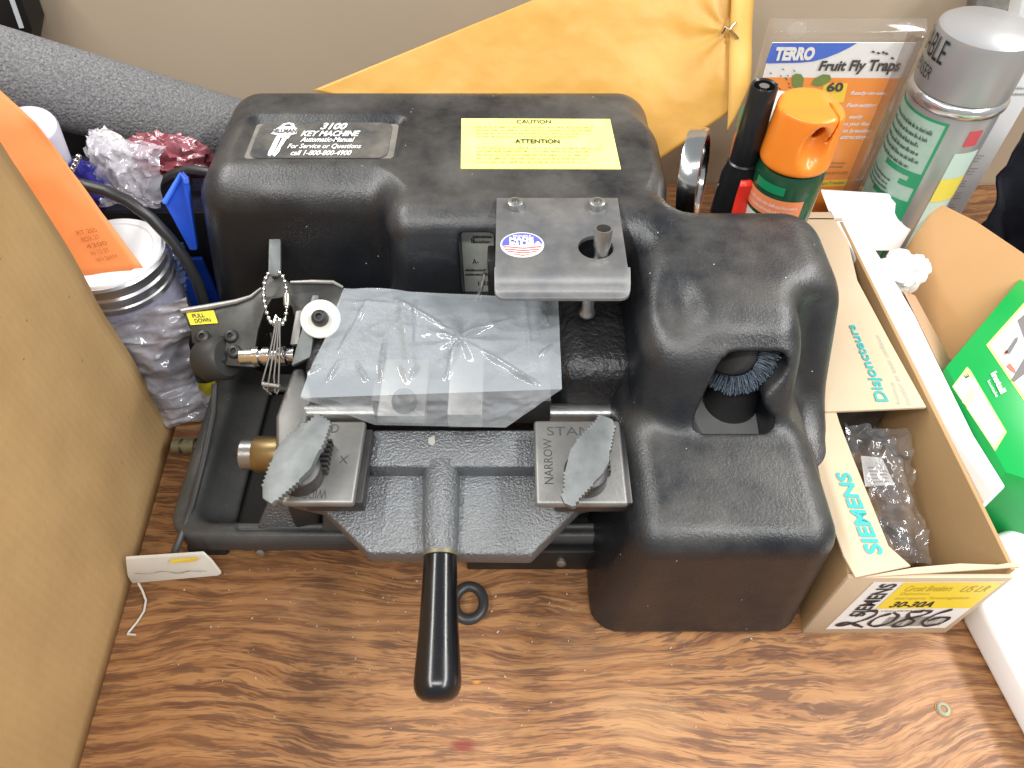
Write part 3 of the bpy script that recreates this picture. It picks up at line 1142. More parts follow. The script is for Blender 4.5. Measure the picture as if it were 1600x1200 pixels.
B(MB().box((W(866, 830, .045).x, .272, .03), (W(886, 830, .045).x, .29, .045)), 'yellow_tab', M('tab_yellow', (.35, .28, .03), .5), km, bevel=.001)
B(MB().box((-.14, .275, .017), (.07, .33, .030)), 'inner_rail', cast_black, km, bevel=.003)

# left bracket, lever and bolts
pn = Vector((0, -.45, .89)).normalized()
p0 = W(400, 520, .118)
BR = lambda x, y, d=0.0: WP(x, y, p0 + pn * d, pn)
pts = [(283, 485), (330, 478), (368, 471), (392, 463), (410, 448), (420, 430), (438, 430), (452, 441), (520, 441), (537, 450), (530, 480),
       (478, 484), (470, 520), (462, 505), (456, 480), (442, 465), (424, 467), (412, 488), (403, 515), (398, 546), (399, 574), (352, 571), (344, 546), (322, 538), (300, 536), (297, 512)]
mb = MB().prism([BR(x, y) for x, y in pts], pn * -.004)
brk = B(mb, 'bracket', M('bracket_black', (.025, .025, .024), .4, dust=((.2, .19, .16), .4, 30), metal=.2), km, bevel=.0008)
edge = M('lit_edge', (.35, .34, .32), .4, metal=.6)  # highlight along the bracket flange put into a paler colour
mb = MB()
mb.tube([BR(284, 486, .001), BR(330, 478.5, .001), BR(369, 471, .001), BR(392, 463, .001), BR(408, 450, .0005)], [.0022, .0022, .0018, .0012, .0008], 8)
mb.tube([BR(454, 441, .0005), BR(488, 440, .001), BR(521, 441, .001), BR(536, 449, .0005)], [.001, .0015, .0015, .001], 8)
B(mb, 'rolled_edge', edge, brk)
for (x, y) in ((318, 527), (362, 526), (367, 550)):
    bolt('bolt', BR(x, y, .0003), pn, .0052, .004, dark_metal, brk)
f = quadmap(BR(298, 508, .0004), BR(341, 505, .0004), BR(334, 485, .0004), BR(291, 489, .0004))
mb = MB()
patch(mb, f, 0, 0, 1, 1, e=1)
pdn = B(mb, 'pull_label', M('label_yellow', (.72, .62, .02), .5), brk, smooth=0)
mb = MB()
put_text(mb, f, 'PULL', .18, .52, .62, .85, .02)
put_text(mb, f, 'DOWN', .20, .12, .78, .46, .02)
B(mb, 'lettering', ink, pdn, smooth=0)
mb = MB().prism([BR(420, 373, .004), BR(438, 373, .004), BR(438, 424, .004), BR(434, 432, .003), BR(424, 432, .003), BR(419, 427, .004)], pn * -.003)
lev = B(mb, 'lever', zinc, km, bevel=.0006)
# round hub, shaft collar, cylinder of the latch
c0_ = BR(325, 562, -.010)
B(MB().lathe([(0, -.004), (.014, -.004), (.0165, 0), (.0165, .016), (.014, .019), (.0, .019)], c0_, (.85, -.15, .3), 32), 'latch_drum', M('drum_grey', (.045, .044, .042), .5, metal=.3), km)
B(MB().box(BR(335, 575, -.01) - Vector((.010, .004, .01)), BR(335, 555, -.006) + Vector((.012, .004, .006))), 'latch_block', rubber, km, bevel=.002)
sh = BR(398, 557, .000)
mb = MB().lathe([(.006, -.010), (.006, 0), (.0075, 0), (.0075, .004), (.0055, .004), (.0055, .007), (.0072, .007), (.0072, .012), (.0048, .012), (.0048, .018),
                 (.0078, .018), (.0078, .024), (.006, .025), (.006, .030)], sh, (1, .02, .03), 28)
B(mb, 'threaded_shaft', chrome, km)
# gauge bar, washer and cap screw
mb = MB().prism([BR(488, 461, .008), BR(498, 461, .008), BR(485, 558, .008), BR(455, 571, .008), BR(462, 545, .008)], pn * -.005)
B(mb, 'gauge_bar', zinc, km, bevel=.0006)
mb = MB().prism([BR(462, 486, .006), BR(474, 484, .006), BR(466, 538, .006), BR(453, 538, .006)], pn * -.006)
B(mb, 'gauge_shoe', worn_steel, km, bevel=.0006)
wc = BR(501, 499, .012)
wa = Vector((.10, -.5, .86)).normalized()
B(MB().lathe([(.004, 0), (.0140, 0), (.0144, .0006), (.0144, .0016), (.0138, .0022), (.004, .0022)], wc, wa, 40), 'washer', M('nylon', (.62, .61, .56), .4), km)
bolt('cap_screw', wc + wa * .0022, wa, .0062, .007, dark_metal, km)
B(MB().lathe([(.0050, -.02), (.0050, 0)], wc, wa, 20), 'screw_shank', dark_metal, km)
B(MB().box(BR(505, 535, .0) - Vector((.009, .003, .006)), BR(505, 535, .0) + Vector((.012, .003, .003))), 'spacer', worn_steel, km, bevel=.001)
# rod and cable down the left edge of the base
mb = MB().tube([W(336, 600, .055), W(334, 645, .045), W(318, 720, .038), W(300, 790, .036), W(280, 845, .032), W(271, 868, .024)], .0026, 10)
B(mb, 'guide_rod', M('rod_grey', (.06, .06, .062), .4), km)
c = W(336, 698, .022)
mb = MB().lathe([(0, 0), (.0062, 0), (.0062, .006), (.0044, .006), (.0044, .009), (.0068, .009), (.0068, .018), (.0046, .018), (.0046, .038)], W(272, 697, .022), (1, -.02, 0), 24)
B(mb, 'adjuster_stud', M('olive_steel', (.22, .20, .13), .4, metal=.7), km)

# ================================================================== THINGS AROUND THE MACHINE
def fbm(p, s, o=4):
    return mnoise.fractal(Vector(p) * s, 1.0, 2.0, o)


def ridge(p, s):
    v = 0
    a = 1
    for k in range(3):
        v += a * (1 - abs(mnoise.noise(Vector(p) * s * (2 ** k) + Vector((k * 7, 0, 0)))) * 2.2)
        a *= .5
    return v


def crumple(corners, nu, nv, amp, scale, bulge=0.0, seed=0, fine=.3, an=(1, 1, 1)):
    """crinkled sheet over a four-cornered patch (p00,p10,p11,p01)"""
    f0 = quadmap(*corners, eps=0)
    p00, p10, p11, p01 = map(Vector, corners)
    n = (p10 - p00).cross(p01 - p00).normalized()
    P = []
    for i in range(nu + 1):
        r0 = []
        for j in range(nv + 1):
            u, v = i / nu, j / nv
            p = f0(u, v, 0)
            q = Vector((p.x * an[0], p.y * an[1], p.z * an[2])) + Vector((seed, seed * 2.3, 0))
            w = math.sin(math.pi * u) * math.sin(math.pi * v)
            d = amp * (ridge(q, scale) - 1.0) * .6 + amp * fine * fbm(q, scale * 3)
            p = p + n * (d + bulge * w)
            e = Vector((fbm(q + Vector((9, 0, 0)), scale), 0, fbm(q + Vector((0, 9, 0)), scale))) * amp * .5
            r0.append(p + e)
        P.append(r0)
    return P


# ---- clear poly bag laid over the clamps
bag_m = film('poly_bag', (.76, .83, .89), .27, .09, spec=1.0, bump=(22, .12, .006), ior=1.6)
zt = .152
tl, tr = W(538, 449, zt), W(872, 466, zt)
fl, fr = W(470, 622, .168), W(878, 608, .164)
bl, br = W(586, 664, .136), W(790, 668, .136)
NU, NV = 230, 130
bag_creases = [(605, 545, 600, 612, .0022, .0022), (535, 580, 520, 612, .0022, .0025), (562, 582, 578, 612, .002, .002), (650, 470, 646, 545, .0015, .002),
               (718, 535, 620, 470, .0018, .003), (718, 535, 800, 500, .0015, .003), (718, 540, 830, 610, .0022, .003), (718, 535, 700, 610, .0016, .003),
               (575, 470, 535, 560, .0014, .003), (845, 480, 855, 510, .002, .002), (860, 550, 845, 565, .002, .002), (800, 595, 840, 615, .002, .0025),
               (480, 610, 505, 590, .0018, .002), (630, 590, 640, 612, .002, .0018), (655, 590, 646, 612, .002, .0018), (540, 470, 640, 480, .001, .004), (820, 470, 830, 590, .0012, .003)]
P = []
for j in range(NV + 1):
    v = j / NV
    row = []
    for i in range(NU + 1):
        u = i / NU
        if v < .8:
            k = v / .8
            p = (tl * (1 - u) + tr * u) * (1 - k) + (fl * (1 - u) + fr * u) * k
            amp = .0032 * math.sin(math.pi * min(1, k * 1.0)) ** .5
            d = 1.1 * amp * (ridge(p, 15) - 1.1) + .004 * math.sin(math.pi * u) * math.sin(math.pi * k)
            # puncture pucker and pressed-in hollow
            c = W(718, 535, .16)
            r = (Vector((p.x, p.y, 0)) - Vector((c.x, c.y, 0))).length
            ang = math.atan2(p.y - c.y, p.x - c.x)
            d += .0035 * math.exp(-(r / .018) ** 2) + .0016 * math.cos(ang * 7) * math.exp(-((r - .012) / .012) ** 2)
            d += .0034 * math.exp(-((p.x - W(640, 500, .16).x - .02 * (k - .5)) / .004) ** 2) * math.sin(math.pi * k)
            d += .0022 * math.exp(-((p.x - W(520, 560, .16).x - .03 * (.5 - k)) / .005) ** 2) * k
            for (ax_, ay_, bx_, by_, hh_, ww_) in bag_creases:
                a2, b2 = W(ax_, ay_, .155), W(bx_, by_, .155)
                dx_, dy_ = b2.x - a2.x, b2.y - a2.y
                tt = max(0, min(1, ((p.x - a2.x) * dx_ + (p.y - a2.y) * dy_) / (dx_ * dx_ + dy_ * dy_)))
                dist = math.hypot(p.x - a2.x - tt * dx_, p.y - a2.y - tt * dy_)
                d += 1.5 * hh_ * math.exp(-(dist / (.65 * ww_)) ** 2) * (.4 + .6 * math.sin(math.pi * min(max(tt, .05), .95)))
            p = p + Vector((0, -.25 * d, d))
            if j == 0:
                p.z += .003 * math.sin(u * 9) - .002
        else:
            k = (v - .8) / .2
            a = fl * (1 - u) + fr * u
            uu = min(max((u - .0) / 1.0, 0), 1)
            b = bl * (1 - uu) + br * uu
            p = a * (1 - k) + b * k
            p = p + Vector((0, -.0015, .001)) * (ridge(p, 50) - 1) * math.sin(math.pi * k)
        row.append(p)
    P.append(row)
mb = MB().grid(P)
bag = B(mb, 'poly_bag', bag_m, None, smooth=50, recalc=False)
tag(bag, 'milky clear plastic bag draped over the clamps of the key machine', 'plastic bag')

# ---- ball chain with bunch of wire gauges hanging on the lever
kc = thing('key_chain', W(430, 480, .13), 'short silver ball chain with thin wire loops hanging from the lever', 'key chain')
KP = p0 + pn * .009
K = lambda x, y, d=0.0: WP(x, y, KP + pn * d, pn)
loop = [(437, 426), (442, 432), (445, 440), (447, 450), (448, 460), (448, 470), (448, 480), (447, 490), (445, 500), (442, 506), (437, 508),
        (428, 506), (423, 503), (420, 497), (417, 489), (415, 480), (413, 471), (412, 462), (412, 452), (413, 443), (415, 435), (419, 428)]
mb = MB()
for i in range(len(loop)):
    x, y = loop[i]
    mb.sphere(K(x, y, .001 * math.sin(i)), .00175, 10)
ch = B(mb, 'bead_chain', chrome, kc, smooth=80)
mb = MB().tube([K(x, y) for x, y in loop], .0005, 6)
B(mb, 'chain_wire', steel, ch)
mb = MB().lathe([(0, -.004), (.0022, -.004), (.0024, -.002), (.0024, .004), (.002, .0055), (0, .0055)], K(448, 470), K(448, 455) - K(448, 485), 16)
B(mb, 'chain_clasp', M('nickel', (.55, .52, .44), .3, metal=.9), kc)
for pts in ([(432, 500), (428, 520), (420, 560), (410, 596), (412, 606), (419, 612)], [(434, 500), (430, 530), (424, 570), (417, 612), (424, 616)],
            [(436, 501), (433, 540), (428, 590), (430, 614)], [(437, 502), (437, 540), (436, 575), (435, 610), (432, 616)], [(431, 502), (425, 540), (423, 520)]):
    mb = MB().tube([K(x, y, .002 + .001 * i) for i, (x, y) in enumerate(pts)], .0007, 8)
    B(mb, 'wire_gauge', M('dull_wire', (.30, .29, .27), .35, metal=.9), kc)
mb = MB().tube([K(410, 600, .006), K(437, 604, .006)], .0018, 10)
B(mb, 'gauge_pin', steel, kc)
mb = MB().tube([K(432, 494), K(438, 499), K(436, 508), K(430, 509), K(428, 502)], .0014, 10, closed=True)
B(mb, 'split_ring', chrome, kc)

# ---- big cardboard box at the left
bb = thing('cardboard_box', (-.45, .24, 0), 'large plain brown cardboard box standing left of the machine', 'cardboard box')
bfr, bbk = Vector((-.277, .09, 0)), Vector((-.2925, .372, 0))
mb = MB()
dd = (bbk - bfr)
bot = [bfr, bbk, bbk + Vector((-.36, 0, 0)), bfr + Vector((-.36, 0, 0))]
# front reaches past the frame
bot[0] = bfr - dd * .45
bot[3] = bot[0] + Vector((-.36, 0, 0))
P = []
nz_, ny_ = 30, 30
for i in range(ny_ + 1):
    row = []
    for j in range(nz_ + 1):
        p = bot[0].lerp(bot[1], i / ny_) + Vector((0, 0, .38 * j / nz_))
        p.x += .0035 * fbm(p, 9) * math.sin(math.pi * j / nz_) + .004 * math.sin(math.pi * i / ny_) * math.sin(math.pi * j / nz_)
        row.append(p)
    P.append(row)
mb.grid(P)
B(mb, 'side_panel', cardboard, bb, smooth=60, recalc=False, solidify=.004)
back = [bot[1], bot[2]]
B(MB().box((bot[2].x, bot[1].y - .004, 0), (bot[1].x - .003, bot[1].y, .38)), 'back_panel', cardboard, bb, bevel=.001)
B(MB().box((bot[2].x, bot[0].y, 0), (bot[2].x + .004, bot[1].y - .005, .38)), 'far_panel', cardboard, bb, bevel=.001)
B(MB().prism([p + Vector((.003 if i > 1 else -.003, 0, .380)) for i, p in enumerate(bot)], (0, 0, .004)), 'top_flap', cardboard, bb, bevel=.001)

# ---- orange envelope leaning behind the box
on = Vector((.10, -.80, .60)).normalized()
op = W(170, 400, .15)
O = lambda x, y, d=0.0: WP(x, y, op + on * d, on)
A_, B_, C_, D_ = O(-40, 455), O(228, 420), O(50, 190), O(-90, 60)
P = []
for i in range(21):
    row = []
    for j in range(21):
        u, v = i / 20, j / 20
        p = (A_ * (1 - u) + B_ * u) * (1 - v) + (D_ * (1 - u) + C_ * u) * v
        row.append(p + on * (.004 * math.sin(3.1 * v + u * 2) + .0016 * fbm(p, 30)))
    P.append(row)
oe = B(MB().grid(P), 'orange_envelope', M('orange_paper', (.74, .215, .05), .55, mottle=(22, .5, (.70, .26, .09)), bump=(120, .1, .001)), smooth=60, recalc=False, solidify=.0008)
tag(oe, 'bright orange paper envelope tucked behind the large cardboard box', 'envelope')
f = quadmap(O(150, 412, .0055), O(190, 402, .0055), O(150, 352, .0055), O(112, 358, .0055))
mb = MB()
for k, s in enumerate(('RT 205', 'BOX 27', '4300', 'N 12 ST', 'WV 26414')):
    put_text(mb, f, s, .1, .82 - k * .2, .9 - .1 * (k % 2), .94 - k * .2, -.005)
B(mb, 'stamped_print', M('faint_print', (.42, .11, .025), .6), oe, smooth=0)

# ---- jar with white lid
jc = Vector((-.310, .436, 0))
jr = thing('jar', jc, 'clear jar with white screw lid and silver band behind the cardboard box', 'jar')
mb = MB().lathe([(0, .002), (.037, .002), (.039, .006), (.039, .108), (.0375, .116), (.0375, .122), (.0, .122)], jc, (0, 0, 1), 48)
B(mb, 'jar_body', M('jar_contents', (.22, .22, .31), .22, mottle=(45, .9, (.42, .41, .50)), bump=(40, .6, .004)), jr)
mb = MB().lathe([(.0385, .114), (.0405, .1145), (.0405, .1185), (.0393, .1195), (.0393, .124), (.0413, .125), (.0413, .128), (.0395, .1295), (.0395, .136), (.0425, .137), (.043, .1395), (.0415, .1415), (.036, .1415)], jc, (0, 0, 1), 64)
B(mb, 'lid_band', M('band_silver', (.5, .5, .52), .28, metal=.9), jr)
mb = MB().lathe([(0, .1395), (.0402, .1395), (.0402, .1422), (.0392, .1436), (.0335, .1436), (.0325, .1427), (0, .1427)], jc, (0, 0, 1), 64)
B(mb, 'lid', M('lid_white', (.8, .8, .8), .35), jr)

# ---- crinkled silvery bags
lav = film('crinkly_wrap', (.20, .20, .245), .62, .10, spec=1.0, bump=(45, .35, .004), mottle=(22, 1.0, (.62, .62, .68)))
lav.node_tree.nodes['Principled BSDF'].inputs['Metallic'].default_value = .15
P = crumple([WY(262, 668, .362), WY(326, 655, .374), WY(288, 462, .398), WY(140, 512, .386)], 60, 90, .013, 22, .012, 3, fine=.15, an=(.55, 1, 1.3))
g = B(MB().grid(P), 'wrap_bag', lav, smooth=60, recalc=False)
tag(g, 'crinkled shiny lavender plastic wrap bunched below the jar', 'plastic bag')
P = crumple([W(250, 664, .004), W(333, 656, .004), W(332, 600, .024), W(225, 600, .018)], 36, 26, .008, 55, .006, 8)
g = B(MB().grid(P), 'wrap_bag', film('crinkly_clear', (.70, .68, .76), .62, .1, spec=.9, bump=(80, .5, .002)), smooth=25, recalc=False)
tag(g, 'flattened clear wrinkled plastic bag lying at the machine base corner', 'plastic bag')
P = crumple([WY(236, 470, .452), WY(296, 455, .452), WY(284, 378, .458), WY(242, 366, .458)], 30, 30, .008, 60, .008, 12)
g = B(MB().grid(P), 'wrap_bag', film('crinkly_blue', (.22, .27, .45), .75, .12, spec=.9, bump=(80, .5, .002)), smooth=25, recalc=False)
tag(g, 'dark bluish shiny plastic bag squeezed between jar and machine', 'plastic bag')

# ---- black bottle with yellow label
bo = thing('spray_bottle', (-.266, .405, 0), 'black and yellow bottle hidden behind the machine bracket', 'bottle')
bo_o = Vector((-.262, .413, 0))
B(MB().lathe([(0, .001), (.017, .001), (.018, .003), (.018, .085), (.015, .094), (.009, .098), (.009, .104), (0, .104)], bo_o, (0, 0, 1), 32), 'bottle_body', M('bottle_black', (.012, .012, .013), .3), bo)
f = cylmap(bo_o, (0, 0, 1), (0, -1, 0), .018, -20, 110, .012, .083)
mb = MB()
patch(mb, f, 0, 0, 1, .30, 10, 1)
patch(mb, f, .55, .5, .95, .98, 6, 1)
yl = B(mb, 'label', M('can_yellow', (.66, .58, .02), .4), bo, smooth=0)
mb = MB()
fineprint(mb, f, .57, .52, .93, .95, 7, 11, .6, wmin=.3, wmax=.6)
B(mb, 'label_print', ink, yl, smooth=0)

# ---- white card strip by the cable
mb = MB().prism([W(298, 425, .115), W(306, 428, .112), W(323, 470, .085), W(318, 474, .083), W(300, 440, .105)], (0, .002, -.001))
tag(B(mb, 'card_strip', paper_white, smooth=0), 'narrow white card strip sticking up beside the black cable', 'card')

# ---- blue bin
bin_m = M('bin_blue', (.02, .085, .56), .3, bump=(120, .08, .001))
bl_ = thing('parts_bin', (-.31, .49, 0), 'bright blue plastic parts bin behind the left end of the machine', 'bin')
q = [WY(256, 318, .462), WY(284, 272, .485), WY(292, 284, .47), WY(308, 392, .452), WY(296, 392, .452)]
B(MB().prism(q, (0, .006, 0)), 'bin_side', bin_m, bl_, bevel=.0015)
mb = MB().box((-.345, .468, 0), (-.272, .472, .085))
mb.box((-.345, .493, 0), (-.272, .497, .085))
mb.box((-.345, .4725, 0), (-.272, .4925, .006))
B(mb, 'bin_tray', bin_m, bl_, bevel=.001)
mb = MB().tube([WY(256, 318, .461), WY(284, 272, .484), WY(291, 283, .469)], .002, 8)
B(mb, 'bin_rim', M('bin_rim_blue', (.05, .16, .72), .25), bl_)

# ---- cables
cab = M('cable_black', (.022, .022, .024), .38)
mb = MB().tube([WY(90, 283, .46), WY(125, 288, .46), WY(165, 298, .455), WY(200, 314, .45), WY(235, 340, .447), WY(265, 372, .444), WY(290, 405, .44), WY(308, 440, .436), WY(318, 470, .434), WY(322, 500, .43)], .0044, 12)
tag(B(mb, 'power_cable', cab), 'thick black cable running from the box past the jar lid', 'cable')
mb = MB().tube([WY(215, 335, .50), WY(228, 308, .505), WY(248, 287, .51), WY(270, 274, .51), WY(298, 265, .505), WY(360, 275, .50)], .0042, 12)
tag(B(mb, 'power_cable', cab), 'curved black cable disappearing behind the machine cover', 'cable')

# ---- heap of small goods under the foam tube
B_cr = thing('black_crate', (-.40, .53, 0), 'dark open crate under the foam tube holding small goods', 'crate')
mb = MB().box((-.56, .50, 0), (-.255, .60, .012))
mb.box((-.56, .596, .0125), (-.255, .60, .15))
mb.box((-.56, .50, .0125), (-.255, .504, .13))
mb.box((-.259, .505, .0125), (-.255, .595, .14))
B(mb, 'crate_shell', M('crate_black', (.012, .012, .014), .5), B_cr, bevel=.001)
B(MB().box((-.555, .506, .013), (-.26, .594, .122)), 'crate_filling', M('crate_fill', (.025, .025, .04), .5, mottle=(30, .9, (.05, .05, .12)), bump=(50, .6, .006)), B_cr)


def blob(name, c, rx, ry, rz, mat, scale, amp, seed, label, cat, n=40, ridged=True):
    mb = MB()
    vs, fs = [], []
    k = n // 2
    for i in range(k + 1):
        th = math.pi * i / k
        for j in range(n):
            ph = 2 * math.pi * j / n
            d = Vector((math.sin(th) * math.cos(ph), math.sin(th) * math.sin(ph), math.cos(th)))
            r = 1 + amp * ((ridge(d + Vector((seed, 0, 0)), scale) - 1) if ridged else fbm(d + Vector((seed, 0, 0)), scale))
            vs.append(Vector(c) + Vector((d.x * rx, d.y * ry, d.z * rz)) * r)
    for i in range(k):
        for j in range(n):
            fs.append((i * n + j, i * n + (j + 1) % n, (i + 1) * n + (j + 1) % n, (i + 1) * n + j))
    mb.add(vs, fs)
    o = B(mb, name, mat, smooth=30)
    return tag(o, label, cat)


blob('goods_bag', WY(258, 248, .535), .040, .016, .022, M('red_bag', (.22, .015, .03), .15, bump=(70, .6, .004), spec=.8, mottle=(26, .6, (.34, .22, .25))), 2.5, .25, 2,
     'dark red glossy bag under the end of the foam tube', 'plastic bag')
blob('goods_bag', WY(180, 255, .525), .019, .014, .030, M('white_pellets', (.72, .70, .69), .6, bump=(130, .8, .004), mottle=(60, .6, (.5, .48, .47))), 3.5, .22, 5,
     'lumpy white filled bag beside the red bag', 'plastic bag')
P = crumple([WY(150, 322, .49), WY(238, 318, .49), WY(262, 225, .515), WY(140, 208, .515)], 44, 40, .013, 36, .010, 21)
g = B(MB().grid(P), 'zip_bag', film('zip_clear', (.66, .64, .72), .42, .1, spec=.95, bump=(60, .5, .003)), smooth=25, recalc=False)
tag(g, 'crumpled see-through zip bag covering white and red goods', 'plastic bag')
blob('goods_bag', WY(137, 290, .50), .017, .012, .022, M('blue_bag', (.035, .035, .26), .25, bump=(60, .5, .004)), 2.5, .2, 9,
     'small navy blue bag next to the black cable', 'plastic bag')
cu = WY(62, 232, .50)
mb = MB().lathe([(0, -.02), (.018, -.02), (.0195, .022), (.0185, .025), (.0165, .026), (0, .024)], cu, (.25, -.25, 1), 36)
tag(B(mb, 'plastic_cup', M('cup_lavender', (.60, .58, .68), .35)), 'pale lavender plastic cap above the orange envelope edge', 'cup')
mb = MB()
for i in range(9):
    mb.sphere(WY(98 + i * 3.1, 252 + 16 * math.sin(i * .45), .475), .0022, 8)
mb.tube([WY(98 + i * 3.1, 252 + 16 * math.sin(i * .45), .475) for i in range(9)], .0009, 6)
tag(B(mb, 'small_chain', chrome, smooth=80), 'short bright metal chain glinting beside the navy bag', 'chain')

# ---- foam tube
fa, fb = Vector((-.60, .452, .372)), Vector((-.19, .655, .075))
mb = MB()
ax = (fb - fa).normalized()
mb.lathe([(.010, 0), (.033, 0), (.0335, .002), (.0335, (fb - fa).length - .002), (.033, (fb - fa).length), (.010, (fb - fa).length)], fa, ax, 48)
ft_ = B(mb, 'foam_tube', M('foam_grey', (.12, .12, .122), .85, bump=(430, .9, .003), mottle=(560, .8, (.32, .32, .33)), spec=.2))
tag(ft_, 'dark grey pipe insulation foam tube leaning against the wall', 'foam tube')
# black case in the corner
bc_ = thing('black_case', WY(0, 40, .66), 'black case with a white edge stripe in the top left corner', 'case')
q = [WY(-80, -60, .69), WY(12, -60, .69), WY(50, 46, .69), WY(38, 120, .69), WY(-80, 90, .69)]
B(MB().prism(q, (0, .03, 0)), 'case_shell', M('case_black', (.008, .008, .009), .45), bc_, bevel=.001)
q = [WY(4, -30, .6885), WY(12, -30, .6885), WY(37, 44, .6885), WY(30, 44, .6885)]
B(MB().prism(q, (0, .001, 0)), 'edge_stripe', M('stripe_grey', (.55, .57, .6), .4), bc_)

# ---- manila envelope
me_p, me_n = Vector((0, .622, .15)), Vector((0, -.84, .54)).normalized()
E = lambda x, y, d=0.0: WP(x, y, me_p + me_n * d, me_n)
ev = thing('manila_envelope', E(850, 150), 'large golden manila envelope leaning against the wall behind the machine', 'envelope')
man = M('manila', (.60, .33, .062), .42, mottle=(11, .9, (.52, .265, .04)), bump=(30, .25, .003), spec=.5)
a_, b_, c_, d_ = E(470, 195), E(1045, 225), E(1142, -30), E(860, -30)
left = [E(488, 139), E(830, 0), E(905, -30)]
P = []
for i in range(81):
    u = i / 80
    row = []
    for j in range(61):
        v = j / 60
        lft = E(488, 141).lerp(E(905, -28), v) if v > 0 else E(488, 141)
        rgt_ = E(1010, 262).lerp(E(1145, 172), min(1, v * 3)) if v < .333 else E(1145, 172).lerp(E(1148, -30), (v - .333) / .667)
        p = lft.lerp(rgt_, u)
        cl = E(1138, 45)
        dd_ = (p - cl)
        an = math.atan2(dd_.z, dd_.x)
        p = p + me_n * (.0016 * math.sin(an * 9 + 2 * fbm(p, 12)) * math.exp(-dd_.length / .05) + .0012 * (ridge(p, 9) - 1) + .0035 * math.sin(u * 3 + v * 2) + .0012 * fbm(p, 14))
        row.append(p)
    P.append(row)
B(MB().grid(P), 'envelope_front', man, ev, smooth=60, recalc=False, solidify=.0012)
P = []
for i in range(5):
    u = i / 4
    row = []
    for j in range(25):
        v = j / 24
        p = E(1136, 208, .001).lerp(E(1143, -30, .001), v).lerp(E(1172, 130, -.006).lerp(E(1178, -30, -.006), v), u)
        p += me_n * (.003 * math.sin(u * math.pi) + .0012 * math.sin(v * 9))
        row.append(p)
    P.append(row)
B(MB().grid(P), 'envelope_flap', M('manila_light', (.70, .41, .10), .5, spec=.4), ev, smooth=60, recalc=False, solidify=.001)
mb = MB().tube([E(1128, 52, .003), E(1134, 42, .006), E(1140, 46, .008), E(1150, 56, .004), E(1153, 60, .002)], .0012, 8)
mb.tube([E(1140, 46, .008), E(1146, 38, .006), E(1150, 34, .003)], .0012, 8)
B(mb, 'metal_clasp', M('clasp', (.55, .42, .25), .3, metal=.9), ev)
# roll of film / tape ring
rc = WY(1084, 272, .492)
rx = Vector((.93, -.33, .12)).normalized()
tr_ = thing('tape_roll', rc, 'shiny silver edged tape roll standing behind the machine corner', 'tape roll')
mb = MB().lathe([(.0305, -.007), (.0345, -.007), (.0350, -.005), (.0350, .005), (.0345, .007), (.0305, .007), (.0295, .005), (.0295, -.005), (.0305, -.007)], rc, rx, 48)
B(mb, 'outer_band', M('band_bright', (.72, .72, .70), .15, metal=1.0), tr_)
mb = MB().lathe([(0, -.005), (.0292, -.005), (.0292, .000), (.012, .000), (.012, -.003), (0, -.003)], rc, rx, 40)
B(mb, 'core', M('core_blue', (.13, .16, .20), .4), tr_)

# ---- utility lighter
lt = thing('utility_lighter', (.172, .475, 0), 'black utility lighter with red trigger standing by the manila envelope', 'lighter')
lo = Vector((.172, .475, 0))
mb = MB().lathe([(0, .0), (.0145, .0), (.0145, .150), (.0135, .185), (.0115, .193), (.0112, .197), (.0100, .198), (.0095, .256), (.0085, .2575), (.0072, .2565), (.0068, .245), (0, .245)], lo, (0, 0, 1), 32)
B(mb, 'lighter_body', M('lighter_black', (.010, .010, .011), .28), lt)
B(MB().lathe([(.0022, .245), (.0022, .2555), (.0035, .2565), (0, .2565)], lo, (0, 0, 1), 16), 'nozzle', steel, lt)
f = cylmap(lo, (0, 0, 1), (0, -1, 0), .0148, -15, 40, 0, 1, .0)
mb = MB()
prof = []
for (zz, r, hw) in ((.150, .0148, 10), (.156, .0185, 13), (.168, .0175, 13), (.176, .0150, 13), (.186, .0165, 12), (.189, .0140, 11)):
    prof.append([Vector((lo.x + r * math.sin(math.radians(a)), lo.y - r * math.cos(math.radians(a)), zz)) for a in (8 - hw * 1.6, 8 - hw, 8, 8 + hw, 8 + hw * 1.6)])
prof2 = [[Vector((lo.x + (p.x - lo.x) * .7, lo.y + (p.y - lo.y) * .7, p.z)) for p in r0] for r0 in prof]
sheet(mb, prof, prof2)
B(mb, 'trigger', M('trigger_red', (.72, .035, .02), .3), lt, bevel=.0006)

# ---- maroon bottle behind the lighter
mo = Vector((.198, .503, 0))
mt = thing('maroon_bottle', mo, 'dark red bottle half hidden between lighter and orange spray can', 'bottle')
B(MB().lathe([(0, 0), (.026, 0), (.027, .003), (.027, .195), (.024, .206), (.02, .209)], mo, (0, 0, 1), 36), 'bottle_body', M('maroon', (.30, .01, .03), .2, coat=.3), mt)
B(MB().lathe([(.0272, .205), (.0272, .216), (.024, .218), (0, .218)], mo, (0, 0, 1), 36), 'green_band', M('band_green', (.03, .17, .08), .35), mt)
B(MB().lathe([(.0225, .2185), (.0225, .224), (.020, .226), (0, .226)], mo, (0, 0, 1), 36), 'bottle_cap', M('cap_clear', (.60, .60, .56), .25), mt)
f = cylmap(mo, (0, 0, 1), (0, -1, 0), .027, -70, 10, .14, .21, .0006)
mb = MB()
for i in range(14):
    u0, v0 = RND.uniform(.1, .9), RND.uniform(.1, .95)
    patch(mb, f, u0, v0, u0 + .05, v0 + .04)
B(mb, 'dots', paint_white, mt, smooth=0)
f = cylmap(mo, (0, 0, 1), (0, -1, 0), .027, -80, 30, .11, .145, .0005)
mb = MB()
patch(mb, f, 0, 0, 1, .7, 10)
B(mb, 'orange_patch', M('patch_orange', (.65, .22, .10), .4), mt, smooth=0)
